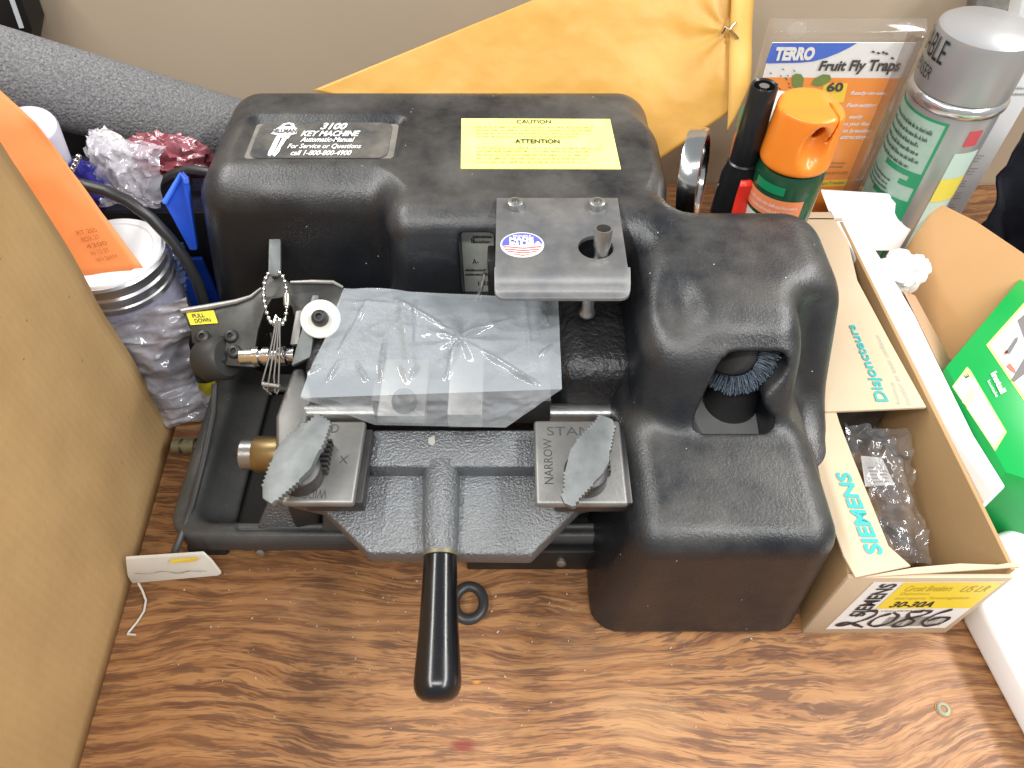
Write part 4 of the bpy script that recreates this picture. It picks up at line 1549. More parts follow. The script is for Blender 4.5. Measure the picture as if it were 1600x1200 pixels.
f = cylmap(mo, (0, 0, 1), (0, -1, 0), .027, -80, 30, .146, .155, .0006)
mb = MB()
patch(mb, f, 0, 0, 1, 1, 10)
B(mb, 'green_stripe', M('band_green', (0, 0, 0)), mt, smooth=0)

# ---- orange capped spray can
so = Vector((.2035, .462, 0))
sc_ = thing('spray_can', so, 'green spray can with orange trigger cap in front of the fruit fly package', 'spray can')
B(MB().lathe([(0, 0), (.023, 0), (.0245, .002), (.0245, .201), (.0225, .206), (0, .206)], so, (0, 0, 1), 48), 'can_body', M('can_green', (.008, .05, .022), .25, coat=.3), sc_)
cm = cylmap(so, (0, 0, 1), (0, -1, 0), .0245, -95, 30, .10, .200)
mb = MB()
patch(mb, cm, .0, .0, .80, .70, 16)
lb = B(mb, 'label', M('can_label', (.62, .66, .62), .4), sc_, smooth=0)
mb = MB()
patch(mb, cm, .02, .73, .90, .88, 16, e=1.5)
B(mb, 'orange_stripe', M('stripe_orange', (.78, .24, .10), .4), lb, smooth=0)
mb = MB()
patch(mb, cm, .30, .60, .78, .66, 8, e=2)
B(mb, 'green_print', M('print_green', (.01, .22, .09), .4), lb, smooth=0)
mb = MB()
patch(mb, cm, .15, .92, .60, .99, 8, e=2)
B(mb, 'green_print', M('print_green', (.01, .22, .09), .4), lb, smooth=0)
mb = MB()
fineprint(mb, cm, .05, .05, .76, .57, 9, 31, .55, wmin=.06, wmax=.16)
B(mb, 'small_print', ink_soft, lb, smooth=0)
mb = MB()
fineprint(mb, cm, .08, .76, .85, .86, 2, 32, .6, wmin=.06, wmax=.14)
B(mb, 'pale_print', M('pale_print', (.80, .55, .45), .5), lb, smooth=0)
hX, hY, hZ = grid3(-.032, .036, -.034, .034, .200, .268, .0010)
rz = .0256 - .055 * np.maximum(hZ - .218, 0)
cap = smax(np.hypot(hX, hY) - rz, np.abs(hZ - .2345) - .0225, .004)
# saddle top, scooped finger recess, finger hole and trigger slit
cap = smax(cap, -(np.hypot(hY / 1.5, hZ - .2665) - .0125), .003)
cap = smax(cap, hZ - .256 + .30 * np.maximum(hX - .010, 0), .002)
scoop = np.sqrt(((hX - .003) / .0105) ** 2 + ((hY + .028) / .0125) ** 2 + ((hZ - .2350) / .0150) ** 2) * .0105 - .0105
cap = smax(cap, -scoop, .004)
hole_ = np.sqrt(((hX - .002) / .0040) ** 2 + ((hZ - .2455) / .0062) ** 2) * .004 - .004
cap = np.maximum(cap, -np.maximum(hole_, np.abs(hY + .014) - .016))
slit = np.maximum(np.abs(hX - .0125 - .25 * (hZ - .245)) - .0009, np.maximum(np.abs(hZ - .250) - .0125, hY - .006))
cap = np.maximum(cap, -slit)
V, Q = surface_nets(cap, (-.032, -.034, .200), .0010)
cp_ = mesh_obj('trigger_cap', V * np.array((.97, .97, 1)) + np.array(so) + np.array((0, 0, -.005)), Q, orange_plastic, sc_, smooth=0, recalc=False)
cp_.data.shade_smooth()

# ---- fruit fly trap package
FY = .585
pk_ = thing('trap_package', (.264, FY, 0), 'orange and white fruit fly trap blister package standing against the wall side', 'blister pack')
FC = lambda x, y, e=1.0: WY(x, y, FY - .0004 * e)
c_tl, c_tr = FC(1207, 67, 0), FC(1432, 67, 0)
x0, x1, zt_ = c_tl.x, c_tr.x, c_tl.z
CU = lambda u, v, e=1.0: Vector((x0 + (x1 - x0) * u, FY - .0004 * e, zt_ * v))
def FP(mb, pts, e=1.0):
    mb.add([FC(x, y, e) for x, y in pts], [tuple(range(len(pts)))])
card = B(MB().box((x0, FY, .004), (x1, FY + .001, zt_)), 'card', paint_white, pk_)
mb = MB()
upoly(mb, CU, [(0.0, .02), (1, .02), (1, .872), (0, .876)], 1)
B(mb, 'orange_panel', M('pack_orange', (.86, .27, .02), .4), card, smooth=0)
mb = MB()
FP(mb, [(1207, 67), (1340, 67), (1328, 74), (1312, 82), (1292, 90), (1270, 96), (1250, 98), (1196, 99)], 1)
B(mb, 'blue_corner', M('pack_blue', (.03, .12, .60), .4), card, smooth=0)
FT = lambda p00, p10, p11, p01, e=2: quadmap(FC(*p00, e), FC(*p10, e), FC(*p11, e), FC(*p01, e), .0001)
mb = MB()
put_text(mb, FT((1208, 95), (1270, 94), (1276, 73), (1214, 73)), 'TERRO', 0, 0, 1, 1, .06)
B(mb, 'brand_lettering', paint_white, card, smooth=0)
mb = MB()
put_text(mb, FT((1277, 115), (1404, 117), (1410, 92), (1282, 95)), 'Fruit Fly Traps', 0, 0, 1, 1, .035, .15)
put_text(mb, FT((1290, 143), (1316, 143), (1319, 128), (1294, 128)), '60', 0, 0, 1, 1, .04, e=6)
for k in range(16):
    px_, py_ = RND.uniform(1200, 1240), RND.uniform(104, 148)
    FP(mb, [(px_, py_), (px_ + 3, py_ + 1), (px_ + 4, py_ + 3), (px_ + 1, py_ + 2)], 3)
for px_, py_ in ((1361, 80), (1369, 82), (1377, 81), (1391, 90), (1382, 83)):
    FP(mb, [(px_, py_), (px_ + 4, py_ - 1), (px_ + 7, py_ + 2), (px_ + 3, py_ + 3)], 3)
B(mb, 'black_lettering', ink, card, smooth=0)
mb = MB()
for s, px_, py_, w in (('Ready-to-use', 1330, 150, 55), ('Fast-acting', 1324, 169, 46), ('easily', 1328, 187, 22), ('on your flies', 1318, 198, 42), ('to breeding', 1318, 209, 44), ('attracting', 1314, 219, 40)):
    put_text(mb, FT((px_ - 3, py_), (px_ + w - 3, py_), (px_ + w, py_ - 8), (px_, py_ - 8)), s, 0, 0, 1, 1, .02, .2)
B(mb, 'white_lettering', paint_white, card, smooth=0)
mb = MB()
FP(mb, [(1288, 130), (1325, 130), (1318, 160), (1280, 160)], 2)
B(mb, 'yellow_patch', M('pack_yellow', (.85, .60, .03), .4), card, smooth=0)
mb = MB()
FP(mb, [(1272, 283), (1325, 280), (1320, 291), (1270, 292)], 2)
yb_ = B(mb, 'yellow_patch', M('pack_yellow', (.85, .60, .03), .4), card, smooth=0)
mb = MB()
put_text(mb, FT((1275, 290), (1318, 288), (1320, 282), (1278, 284)), 'Traps/Trampas', 0, 0, 1, 1, .0, e=4)
fineprint(mb, FT((1290, 262), (1322, 262), (1326, 250), (1294, 250)), 0, 0, 1, 1, 2, 5)
put_text(mb, FT((1284, 273), (1324, 272), (1325, 267), (1286, 268)), 'www.terro.com', 0, 0, 1, 1, .0)
B(mb, 'bottom_print', M('brown_print', (.30, .12, .02), .5), yb_, smooth=0)
mb = MB()
FP(mb, [(1238, 118), (1244, 115), (1252, 116), (1256, 122), (1254, 136), (1246, 140), (1238, 134)], 3)
FP(mb, [(1268, 132), (1274, 122), (1286, 116), (1297, 117), (1299, 124), (1290, 132), (1278, 135)], 3)
B(mb, 'leaf_print', M('leaf_green', (.13, .22, .03), .5), card, smooth=0)
# clear blister shell: thin walled tray in front of the card
bx0, bx1, bz1 = WY(1206, 32, FY).x - .002, WY(1452, 30, FY).x, WY(1300, 30, FY).z
shell_m = film('blister_clear', (.6, .55, .52), .05, .08, ior=1.4)
mb = MB()
y1_, y2_ = FY + .003, FY - .012
mb.add([(bx0, y1_, 0), (bx1, y1_, 0), (bx1, y1_, bz1), (bx0, y1_, bz1), (bx0 + .003, y2_, 0), (bx1 - .003, y2_, 0), (bx1 - .003, y2_, bz1 - .004), (bx0 + .003, y2_, bz1 - .004)],
       [(4, 5, 6, 7), (0, 4, 7, 3), (1, 2, 6, 5), (3, 7, 6, 2), (0, 1, 2, 3)])
bs_ = B(mb, 'blister_shell', shell_m, pk_, bevel=.0015, seg=2)
for px_ in (1245, 1412):
    B(MB().lathe([(.0075, 0), (.007, .002), (.004, .004), (0, .0045)], WY(px_, 48, y2_), (0, -1, 0), 24), 'blister_stud', shell_m, bs_)
B(MB().prism([Vector((bx1 - .0035, y2_ - .0004, 0)), Vector((bx1 - .012, y2_ - .0004, 0)), Vector((bx1 - .012, y2_ - .0004, bz1 - .008)), Vector((bx1 - .0035, y2_ - .0004, bz1 - .008))], (0, .014, 0)), 'blister_ridge',
  film('blister_reflection', (.16, .10, .07), .45, .12, spec=.9), bs_, bevel=.001)  # dark brownish reflection on the blister side put into the film colour

# ---- silver spray can
vo = Vector((.3765, .585, 0))
vc = thing('spray_can', vo, 'tall silver spray can with pale green label at the right', 'spray can')
silver = M('can_silver', (.42, .42, .43), .3, metal=.55, spec=.6)
B(MB().lathe([(0, 0), (.0365, 0), (.038, .002), (.038, 0.1842), (.035, 0.1924), (0, 0.1924)], vo, (0, 0, 1), 56), 'can_body', silver, vc)
B(MB().lathe([(.0388, 0.1865), (.040, 0.1889), (.040, 0.1930), (.038, 0.1959), (.035, 0.1971)], vo, (0, 0, 1), 56), 'seam_ring', M('ring_bright', (.62, .62, .62), .2, metal=.8), vc)
B(MB().lathe([(.038, 0.1971), (.0384, 0.2006), (.038, 0.2392), (.0372, 0.2433), (.034, 0.2456), (0, 0.2462)], vo, (0, 0, 1), 56), 'can_cap', M('cap_silver', (.36, .36, .365), .36, metal=.4), vc)
cm = cylmap(vo, (0, 0, 1), (0, -1, 0), .038, -128, -2, .020, .181)
mb = MB()
patch(mb, cm, .0, .0, .80, .985, 24)
lb = B(mb, 'label', M('label_pale_green', (.36, .50, .42), .4, mottle=(160, .6, (.28, .44, .36))), vc, smooth=0)
mb = MB()
patch(mb, cm, .80, .0, .83, 1, 2, e=1.2)
patch(mb, cm, .0, .985, .83, 1, 16, e=1.2)
for k, (v0, a) in enumerate(((.66, .38), (.63, .70), (.60, .62), (.48, .36), (.45, .45), (.42, .55), (.39, .50), (.36, .58), (.32, .66), (.28, .6), (.2, .62))):
    patch(mb, cm, a, v0, .80, v0 + .032, 8, e=2)
B(mb, 'green_print', M('print_green2', (.02, .27, .12), .4), lb, smooth=0)
mb = MB()
fineprint(mb, cm, .15, .70, .77, .96, 6, 41, .6, wmin=.04, wmax=.12)
fineprint(mb, cm, .15, .50, .60, .61, 4, 42, .6, wmin=.04, wmax=.12)
fineprint(mb, cm, .15, .05, .57, .32, 7, 43, .6, wmin=.04, wmax=.12)
B(mb, 'small_print', M('print_dark_green', (.06, .12, .09), .5), lb, smooth=0)
cm2 = cylmap(vo, (0, 0, 1), (0, -1, 0), .038, -2, 60, .020, .181)
mb = MB()
patch(mb, cm2, .02, .0, .62, .84, 8)
B(mb, 'white_panel', M('panel_mint', (.52, .66, .60), .4), vc, smooth=0)
mb = MB()
patch(mb, cm2, .02, .53, .62, .68, 8, e=2)
B(mb, 'yellow_panel', M('panel_yellow', (.78, .66, .10), .4), vc, smooth=0)
mb = MB()
patch(mb, cm2, .1, .88, .4, .97, 6)
B(mb, 'red_panel', M('panel_red', (.55, .08, .10), .4), vc, smooth=0)
cm3 = cylmap(vo, (0, 0, 1), (0, -1, 0), .0384, -118, -62, 0.1959, 0.2462)
mb = MB()
put_text(mb, cm3, 'RABLE', .0, .52, .96, .88, .0)
put_text(mb, cm3, 'SPENSER', .0, .22, .84, .42, -.01)
B(mb, 'cap_lettering', ink, vc, smooth=0)

# ---- white carton standing behind the silver can
wb = thing('white_carton', (.43, .65, 0), 'tall narrow white carton with fine print behind the silver can', 'carton')
cb = B(MB().box((.398, .622, 0), (.468, .685, .197)), 'carton_body', carton_white, wb, bevel=.001)
f = quadmap((.408, .6218, .0), (.466, .6218, .0), (.466, .6218, .193), (.408, .6218, .193))
mb = MB()
for k in range(6):
    fineprint(mb, f, .40 + .03 * (k % 2), .50 - k * .075, .88, .55 - k * .075, 3, 50 + k, .4, wmin=.05, wmax=.14)
fineprint(mb, f, .62, .86, .98, .92, 2, 60, .5)
B(mb, 'small_print', ink_soft, cb, smooth=0)
mb = MB()
patch(mb, f, .35, -.03, 1, .04)
B(mb, 'dark_strip', M('strip_dark', (.07, .07, .065), .5, mottle=(120, .9, (.3, .3, .28))), cb, smooth=0)
q = [WY(1520, 30, .69), WY(1585, 24, .69), WY(1600, -40, .69), WY(1535, -40, .69)]
tag(B(MB().prism(q, (0, .02, 0)), 'foil_pouch', M('pouch_grey', (.13, .13, .12), .4, mottle=(30, .9, (.36, .35, .32)), bump=(60, .5, .003)), bevel=.002),
    'mottled dark grey pouch at the top right against the wall', 'pouch')
q = [WY(1587, 48, .64), WY(1660, 60, .64), WY(1660, -60, .64), WY(1608, -60, .64)]
tag(B(MB().prism(q, (0, .02, 0)), 'white_board', carton_white, bevel=.001), 'white board edge in the top right corner', 'board')

# ---- dark cloth at the right
mb = MB()
P = []
for i in range(41):
    u = i / 40
    row = []
    for j in range(31):
        v = j / 30
        p = Vector((.447 + .20 * u, .585 - .05 * u - .02 * (1 - v) , .0 + (.175 - .03 * u) * v))
        p += Vector((.35, -1, .2)) * (.012 * math.sin(u * 19 + v * 3 + 2 * fbm(p, 10)) + .006 * fbm(p, 25))
        row.append(p)
    P.append(row)
mb.grid(P)
cl_ = B(mb, 'dark_cloth', M('navy_cloth', (.010, .011, .017), .8, bump=(300, .3, .001), spec=.25), smooth=60, recalc=False, solidify=.003)
tag(cl_, 'dark folded cloth hanging behind the open white carton', 'cloth')
mb = MB().box((.475, .49, 0), (.62, .525, .135))
tag(B(mb, 'tan_box', carton, bevel=.002), 'tan carton at the right edge behind the dark cloth', 'carton')

# ---- breaker carton
zc = .098
cx = thing('breaker_carton', (.26, .36, 0), 'tan breaker carton with teal lettering and yellow label right of the machine', 'carton')
FLx, FRx, FYc = .2068, .3085, .1932
def wallp(a, b, z0, z1, th):
    a, b = Vector(a), Vector(b)
    d = (b - a).normalized()
    n = Vector((-d.y, d.x, 0)) * th
    return [a, b, b + n, a + n], (z0, z1)
def panel(name, a, b, z0, z1, th, mat, parent, **k):
    q, (z0, z1) = wallp((a[0], a[1], 0), (b[0], b[1], 0), z0, z1, th)
    return B(MB().prism([p + Vector((0, 0, z0)) for p in q], (0, 0, z1 - z0)), name, mat, parent, bevel=.0007, **k)
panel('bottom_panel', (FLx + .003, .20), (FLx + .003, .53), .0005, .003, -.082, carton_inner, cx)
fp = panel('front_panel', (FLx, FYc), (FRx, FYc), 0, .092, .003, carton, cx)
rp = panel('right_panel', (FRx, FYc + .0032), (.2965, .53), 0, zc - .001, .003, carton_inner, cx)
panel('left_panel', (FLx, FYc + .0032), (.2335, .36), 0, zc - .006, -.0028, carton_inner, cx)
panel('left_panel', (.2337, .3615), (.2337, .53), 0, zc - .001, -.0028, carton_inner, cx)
panel('back_panel', (.2337, .531), (.2965, .531), 0, zc, .003, carton, cx)
# unfolded strip of the left top flap, torn front strip
mb = MB().prism([W(x, y, zc - .002) for x, y in ((1252, 600), (1306, 640), (1312, 660), (1334, 717), (1362, 786), (1389, 853), (1424, 884), (1380, 893), (1337, 902), (1318, 868), (1290, 790))], (0, 0, -.0022))
lfp = B(mb, 'side_flap', carton, cx, bevel=.0006)
TEAL = M('teal_print', (.02, .36, .34), .5)
f = quadmap(W(1381, 866, zc - .0018), W(1326, 737, zc - .0018), W(1305, 739, zc - .0018), W(1355, 870, zc - .0018))
mb = MB()
put_text(mb, f, 'SIEMENS', 0, 0, 1, 1, .035, .15)
B(mb, 'flap_lettering', TEAL, lfp, smooth=0)
tri = [W(1337, 903, .0925), W(1596, 886, .0975), W(1588, 877, .0985), W(1560, 882, .0965), W(1500, 880, .0985), W(1430, 886, .0965)]
B(MB().prism(tri, (0, .0005, -.0025)), 'front_flap', carton, cx, bevel=.0005)
# top panel that is still closed
tp = [W(1225, 645, zc), W(1340, 641, zc), W(1448, 636, zc), W(1392, 535, zc), W(1340, 438, zc), W(1325, 375, zc), W(1297, 331, zc), W(1240, 331, zc)]
tpn = B(MB().prism(tp, (0, 0, -.0025)), 'top_panel', carton, cx, bevel=.0006)
T = lambda pts: quadmap(*[W(x, y, zc + .0001) for x, y in pts])
mb = MB()
put_text(mb, T(((1395, 628), (1339, 508), (1322, 508), (1369, 628))), 'Disjoncteurs', 0, 0, 1, 1, .025)
B(mb, 'teal_lettering', TEAL, tpn, smooth=0)
mb = MB()
put_text(mb, T(((1408, 632), (1397, 598), (1390, 598), (1401, 632))), 'fusence', 0, 0, 1, 1, -.005)
put_text(mb, T(((1425, 632), (1374, 524), (1366, 524), (1416, 632))), 'Installer en toute confiance', 0, 0, 1, 1, -.005)
put_text(mb, T(((1276, 585), (1262, 560), (1256, 560), (1269, 585))), 'LEA', 0, 0, 1, 1, .0)
put_text(mb, T(((1292, 586), (1274, 545), (1268, 545), (1285, 586))), 'LIRE LES', 0, 0, 1, 1, .0)
B(mb, 'grey_lettering', M('print_grey_teal', (.30, .38, .34), .5), tpn, smooth=0)
# front label
LC = lambda x, y, e=0: WY(x, y, FYc - .0003 - .0003 * e)
lq = [(1290, 983), (1477, 981), (1571, 908), (1366, 909)]
B_l = MB()
B_l.add([LC(*p) for p in lq], [(0, 1, 2, 3)])
flb = B(B_l, 'front_label', paper_white, fp, smooth=0)
f = lambda u, v, e=1: quadmap(*[LC(*p) for p in lq], .0001)(u, v, e)
mb = MB()
upoly(mb, f, [(.235, .46), (.995, .46), (.995, .985), (.235, .985)], 2)
ypl = B(mb, 'yellow_field', M('field_yellow', (.85, .66, .04), .45), flb, smooth=0)
mb = MB()
put_text(mb, f, 'Circuit Breakers', .30, .82, .66, .93, .0, .15, e=4)
put_text(mb, f, 'Disjoncteurs', .30, .73, .53, .80, -.005, .15, e=4)
put_text(mb, f, 'Interruptores Termomagneticos', .30, .64, .88, .71, -.005, .15, e=4)
put_text(mb, f, 'US LR', .74, .80, .94, .92, .0, .3, e=4)
B(mb, 'label_print', M('print_olive', (.45, .34, .04), .5), ypl, smooth=0)
mb = MB()
put_text(mb, f, '30-30A', .32, .49, .66, .615, .03, .2, e=4)
fs_ = lambda u, v, e=1: f(1 - v, u, e)
put_text(mb, fs_, 'SIEMENS', .30, .80, .97, .93, .03, .0, e=4)
fineprint(mb, f, .30, .40, .8, .44, 1, 77, .6, e=3)
B(mb, 'black_print', ink, flb, smooth=0)
mb = MB()
for k in range(40):
    u0 = .42 + k * .0125
    patch(mb, f, u0, .06, u0 + RND.choice((.003, .006, .008)), .28, e=3)
B(mb, 'barcode', ink_soft, flb, smooth=0)
def stroke(mb, f, pts, w, e=5, asp=1.0):
    n = len(pts)
    # Catmull-Rom smoothing
    out = []
    for i in range(n - 1):
        p0_, p1_, p2_, p3_ = pts[max(i - 1, 0)], pts[i], pts[i + 1], pts[min(i + 2, n - 1)]
        for s in range(6):
            t = s / 6
            out.append(tuple(.5 * (2 * p1_[k] + (p2_[k] - p0_[k]) * t + (2 * p0_[k] - 5 * p1_[k] + 4 * p2_[k] - p3_[k]) * t * t + (3 * p1_[k] - p0_[k] - 3 * p2_[k] + p3_[k]) * t ** 3) for k in (0, 1)))
    out.append(pts[-1])
    L_, R_ = [], []
    for i, p in enumerate(out):
        a, b = out[max(i - 1, 0)], out[min(i + 1, len(out) - 1)]
        dx, dy = (b[0] - a[0]) * asp, b[1] - a[1]
        l = math.hypot(dx, dy) or 1
        ww_ = w * (.8 + .25 * math.sin(i * .7))
        L_.append(f(p[0] - dy / l * ww_ / asp, p[1] + dx / l * ww_, e))
        R_.append(f(p[0] + dy / l * ww_ / asp, p[1] - dx / l * ww_, e))
    k = len(out)
    mb.add(L_ + R_, [(i, i + 1, k + i + 1, k + i) for i in range(k - 1)])
for pts in ([(.13, .30), (.17, .40), (.25, .42), (.28, .33), (.22, .20), (.10, .10), (.05, .11), (.12, .17), (.22, .10), (.29, .05)],
            [(.40, .36), (.33, .28), (.31, .14), (.38, .07), (.47, .14), (.48, .30), (.41, .38)],
            [(.64, .40), (.55, .38), (.57, .28), (.66, .18), (.62, .06), (.53, .08), (.56, .20), (.68, .32), (.70, .40), (.62, .42)],
            [(.86, .44), (.78, .34), (.74, .18), (.80, .07), (.90, .12), (.92, .24), (.84, .26), (.77, .18)]):
    mb = MB()
    stroke(mb, f, pts, .028, asp=1.9)
    B(mb, 'handwritten_digit', M('marker_black', (.02, .02, .03), .5), flb, smooth=0)

# hardware bag inside
hb = thing('hardware_bag', W(1385, 780, .03), 'clear bag with screws and paper slip inside the tan breaker carton', 'plastic bag')
P = crumple([W(1392, 872, .055), W(1447, 884, .05), W(1424, 672, .07), W(1312, 660, .07)], 36, 44, .008, 40, .006, 31)
B(MB().grid(P), 'bag_film', film('hardware_film', (.50, .50, .51), .16, .1, spec=.95, bump=(60, .5, .003)), hb, smooth=25, recalc=False)
q = [W(1352, 760, .045), W(1398, 757, .045), W(1378, 715, .05), W(1345, 712, .05)]
sl2 = B(MB().prism(q, (0, 0, -.0006)), 'paper_slip', paper_white, hb, smooth=0)
f = quadmap(*q)
mb = MB()
fineprint(mb, f, .2, .1, .9, .7, 5, 91, .4, wmin=.06, wmax=.2)
B(mb, 'slip_print', ink_soft, sl2, smooth=0)
for (xa, ya, xb, yb) in ((1376, 812, 1432, 852), (1373, 822, 1425, 858), (1345, 678, 1362, 690), (1352, 672, 1390, 700)):
    a, b = W(xa, ya, .040), W(xb, yb, .040)
    mb = MB()
    d = (b - a)
    k = 26
    prof = [(.0042, -.001), (.0042, .0), (.0018, .001)] + [(.0022 if i % 2 else .0016, .001 + d.length * .85 * i / k) for i in range(k)] + [(0, d.length)]
    mb.lathe(prof, a, d, 14)
    B(mb, 'screw', zinc, hb)
mb = MB().tube([W(1365, 668, .065), W(1385, 690, .066), W(1400, 712, .064), W(1420, 716, .06)], .0016, 8)
B(mb, 'bent_wire', dark_metal, hb)
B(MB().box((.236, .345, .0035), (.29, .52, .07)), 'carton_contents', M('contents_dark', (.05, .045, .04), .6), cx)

# ---- open white carton with kraft inside
zo = .0965
oc = thing('open_carton', (.39, .39, 0), 'open white carton with brown inside at the far right', 'carton')
mb = MB().prism([W(x, y, zo) for x, y in ((1296, 327), (1330, 333), (1362, 380), (1407, 452), (1430, 492), (1470, 575), (1522, 680), (1572, 760), (1552, 772), (1487, 678), (1420, 550), (1356, 430), (1324, 378))], (0, 0, -.080))
B(mb, 'left_side', carton_white, oc, bevel=.0015)
q = [W(1283, 300, zo + .008), W(1452, 310, zo + .004), W(1404, 392, .055), W(1345, 392, .055), W(1300, 345, .09)]
B(MB().prism(q, (0, .003, .001)), 'back_flap', carton_white, oc, bevel=.0006)
q = [W(1453, 311, zo + .003), W(1525, 347, zo + .003), W(1640, 425, zo + .003), W(1680, 560, .02), W(1478, 590, .022), W(1400, 395, .04)]
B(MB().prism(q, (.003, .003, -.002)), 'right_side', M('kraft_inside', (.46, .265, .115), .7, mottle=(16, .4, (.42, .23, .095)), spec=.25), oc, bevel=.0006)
q = [W(1411, 455, .06), W(1432, 470, .05), W(1494, 578, .04), W(1476, 590, .06)]
B(MB().prism([W(1409, 450, zo - .01), W(1430, 462, .05), W(1500, 590, .03), W(1476, 588, zo - .02)], (.001, -.001, -.001)), 'inner_lining', M('kraft_pinkish', (.50, .32, .20), .7, spec=.25), oc)
B(MB().box((.325, .26, .0), (.60, .46, .012)), 'bottom', carton_inner, oc)
blob('crumpled_paper', W(1408, 424, .085), .022, .017, .018, M('tissue_white', (.82, .82, .82), .7), 1.5, .26, 14,
     'crumpled ball of white paper inside the open white carton', 'paper')

# ---- green box
zg_ = .088
gq = [W(1478, 573, zg_), W(1600, 428, zg_), W(1800, 500, zg_), W(1760, 800, zg_), W(1572, 738, zg_)]
gb = thing('green_box', sum(gq, Vector()) / 5 - Vector((0, 0, zg_ - .013)), 'glossy green box with installation pictures inside the open white carton', 'box')
gbo = B(MB().prism(gq, (0, 0, -.074)), 'box_body', M('box_green', (.0, .30, .055), .3), gb, bevel=.001)
G = lambda x, y, e=1: W(x, y, zg_ + .0003 * e)
def GP(mb, pts, e=1):
    mb.add([G(x, y, e) for x, y in pts], [tuple(range(len(pts)))])
lime = M('lime_edge', (.50, .68, .16), .4)
mb = MB()
GP(mb, [(1541, 539), (1600, 473), (1660, 473), (1660, 640), (1605, 634)])
GP(mb, [(1511, 573), (1516, 578), (1573, 675), (1555, 705), (1488, 604)])
pe = B(mb, 'picture_edge', lime, gbo, smooth=0)
mb = MB()
GP(mb, [(1546, 539), (1600, 480), (1660, 480), (1660, 633), (1606, 627)], 2)
GP(mb, [(1521, 590), (1568, 674), (1553, 698), (1490, 605), (1503, 588)], 2)
B(mb, 'picture', M('pic_grey', (.68, .69, .70), .4), pe, smooth=0)
mb = MB()
GP(mb, [(1570, 552), (1586, 528), (1591, 526), (1590, 533), (1578, 553)], 4)
GP(mb, [(1580, 594), (1600, 560), (1660, 560), (1660, 585), (1600, 585), (1586, 596)], 4)
GP(mb, [(1590, 500), (1602, 490), (1660, 490), (1660, 530), (1605, 540)], 4)
B(mb, 'picture_tool', M('pic_dark', (.13, .12, .12), .5), pe, smooth=0)
mb = MB()
GP(mb, [(1572, 572), (1578, 567), (1586, 577), (1587, 583), (1580, 580)], 4)
GP(mb, [(1568, 551), (1572, 546), (1575, 549), (1571, 555)], 4)
B(mb, 'picture_red', M('pic_red', (.55, .12, .06), .5), pe, smooth=0)
mb = MB()
GP(mb, [(1512, 612), (1518, 602), (1524, 612), (1522, 628), (1512, 636), (1503, 628)], 4)
B(mb, 'picture_hand', M('pic_hand', (.66, .42, .30), .5), pe, smooth=0)
mb = MB()
put_text(mb, quadmap(G(1547, 585), G(1563, 617), G(1572, 612), G(1556, 580)), 'Install', 0, 0, 1, 1, .04)
put_text(mb, quadmap(G(1542, 597), G(1556, 622), G(1560, 619), G(1546, 594)), 'Instale', 0, 0, 1, 1, .0)
B(mb, 'lettering', paint_white, gbo, smooth=0)
mb = MB()
put_text(mb, quadmap(G(1504, 589), G(1508, 594), G(1514, 590), G(1510, 585)), '3', 0, 0, 1, 1, .02, e=5)
B(mb, 'step_number', ink, pe, smooth=0)

# ---- white tray at bottom right
mb = MB().prism([W(1494, 975, .0) + Vector((.004, 0, 0)), W(1606, 1172, 0), W(1700, 1320, 0), (.62, .07, 0), (.62, .34, 0), (.332, .25, 0)], (0, 0, .030))
tag(B(mb, 'white_tray', M('tray_white', (.86, .87, .88), .4), bevel=.006, seg=4), 'plain white plastic tray at the lower right corner', 'tray')

# ---- small things on the bench
mb = MB()
rcn = W(733, 942, .004)
mb.tube([rcn + Vector((.0105 * math.cos(2 * math.pi * i / 36), .0125 * math.sin(2 * math.pi * i / 36), 0)) for i in range(36)], .0038, 12, closed=True)
tag(B(mb, 'rubber_ring', M('ring_rubber', (.03, .03, .032), .4)), 'black rubber ring lying on the bench behind the machine handle', 'ring')
tq = [W(196, 874, .030), W(318, 866, .034), W(331, 878, .028), W(346, 897, .016), W(340, 900, .014), W(206, 912, .010), W(199, 900, .016)]
tg = thing('plastic_tag', W(270, 905, .0), 'worn white plastic tag with thin string leaning at the base corner', 'tag')
tgn = B(MB().prism(tq, (0, .002, .0012)), 'tag_plate', M('tag_white', (.66, .64, .58), .4, mottle=(30, .6, (.55, .52, .46))), tg, bevel=.0006)
q = [W(268, 873, .0325), W(312, 870, .0340), W(304, 876, .0305), W(266, 878, .0305)]
B(MB().prism([p + Vector((0, -.0009, .0002)) for p in q], (0, .0004, 0)), 'yellow_smear', M('smear_yellow', (.72, .52, .05), .5), tgn, smooth=0)
mb = MB()
fsm = quadmap(*[p + Vector((0, -.0012, .0004)) for p in (W(212, 900, .0165), W(330, 893, .0195), W(320, 882, .0255), W(205, 887, .0235))])
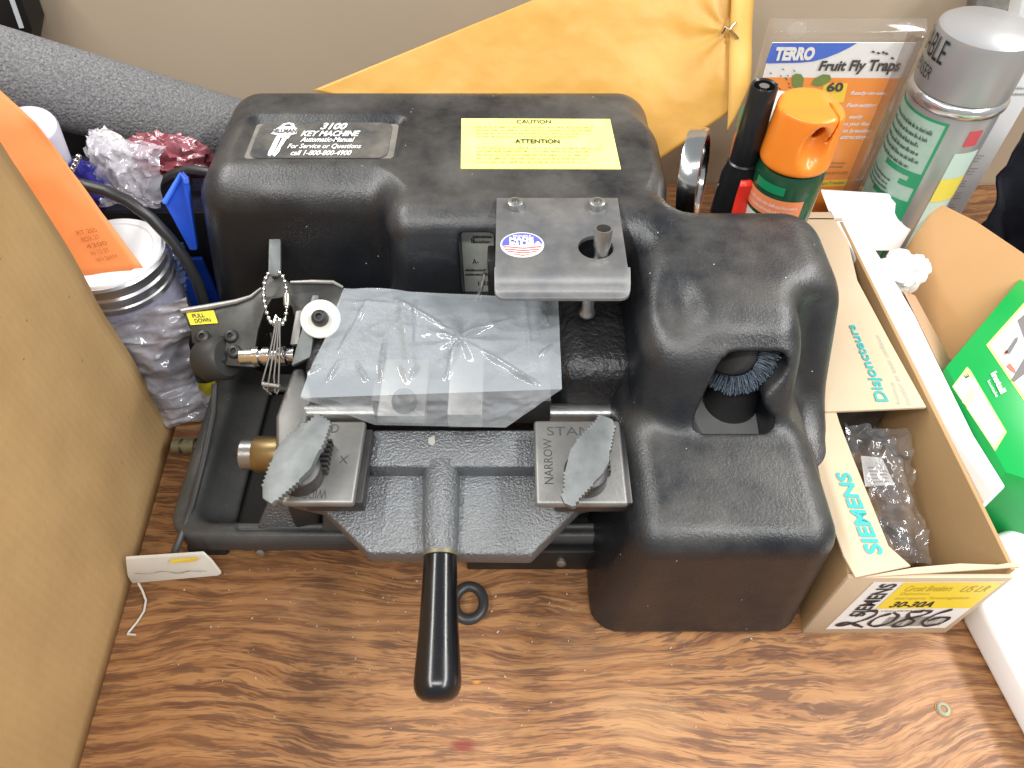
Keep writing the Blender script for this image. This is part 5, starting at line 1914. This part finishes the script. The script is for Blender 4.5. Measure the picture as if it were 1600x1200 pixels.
stroke(mb, fsm, [(.02, .5), (.2, .35), (.4, .55), (.6, .3), (.8, .42), (.97, .3)], .035, e=1, asp=4)
stroke(mb, fsm, [(.5, .4), (.6, .15), (.75, .45), (.9, .2)], .03, e=1, asp=4)
B(mb, 'scribble', M('scribble_grey', (.22, .21, .2), .6), tgn, smooth=0)
mb = MB().tube([W(216, 911, .011), W(222, 922, .006), W(228, 938, .002), W(225, 955, .0015), W(214, 972, .0015), W(201, 988, .0015), W(199, 991, .0015), W(212, 992, .0015)], .0008, 8)
B(mb, 'string', M('string_white', (.55, .52, .47), .7), tg)
w_ = W(1474, 1108, 0)
ws = thing('bench_screw', w_, 'greenish screw head sunk in the bench top at the lower right', 'screw')
B(MB().lathe([(.0046, .0002), (.0046, .0008), (.0038, .0011), (.0024, .0010), (.0018, .0003), (0, .0003)], w_, (0, 0, 1), 28), 'screw_head', M('verdigris', (.16, .22, .18), .5, metal=.5, mottle=(300, .8, (.30, .24, .14))), ws)
B(MB().lathe([(.0046, .0002), (.0056, .0002), (.0056, .0004), (.0046, .0004)], w_, (0, 0, 1), 28), 'burr_ring', M('burr_wood', (.30, .13, .05), .7), ws)
# scattered metal filings and dust on the bench
mb = MB()
rr = random.Random(17)
for i in range(140):
    x, y = rr.triangular(200, 1480, 700), rr.triangular(860, 1200, 890)
    p = W(x, y, .0004)
    s = rr.uniform(.0003, .0008) * (1.8 if rr.random() < .06 else 1)
    a = rr.uniform(0, 3.14)
    d1, d2 = Vector((math.cos(a), math.sin(a), .2)) * s, Vector((-math.sin(a), math.cos(a), 0)) * s * rr.uniform(.3, .8)
    mb.add([p - d1 - d2, p + d1 - d2, p + d1 + d2, p - d1 + d2, p + Vector((0, 0, s))], [(0, 1, 4), (1, 2, 4), (2, 3, 4), (3, 0, 4), (3, 2, 1, 0)])
fl_ = B(mb, 'metal_filings', M('filings', (.62, .55, .45), .4, metal=.3), smooth=0)
tag(fl_, 'fine pale filings and dust specks scattered over the wooden bench', 'debris', kind='stuff')
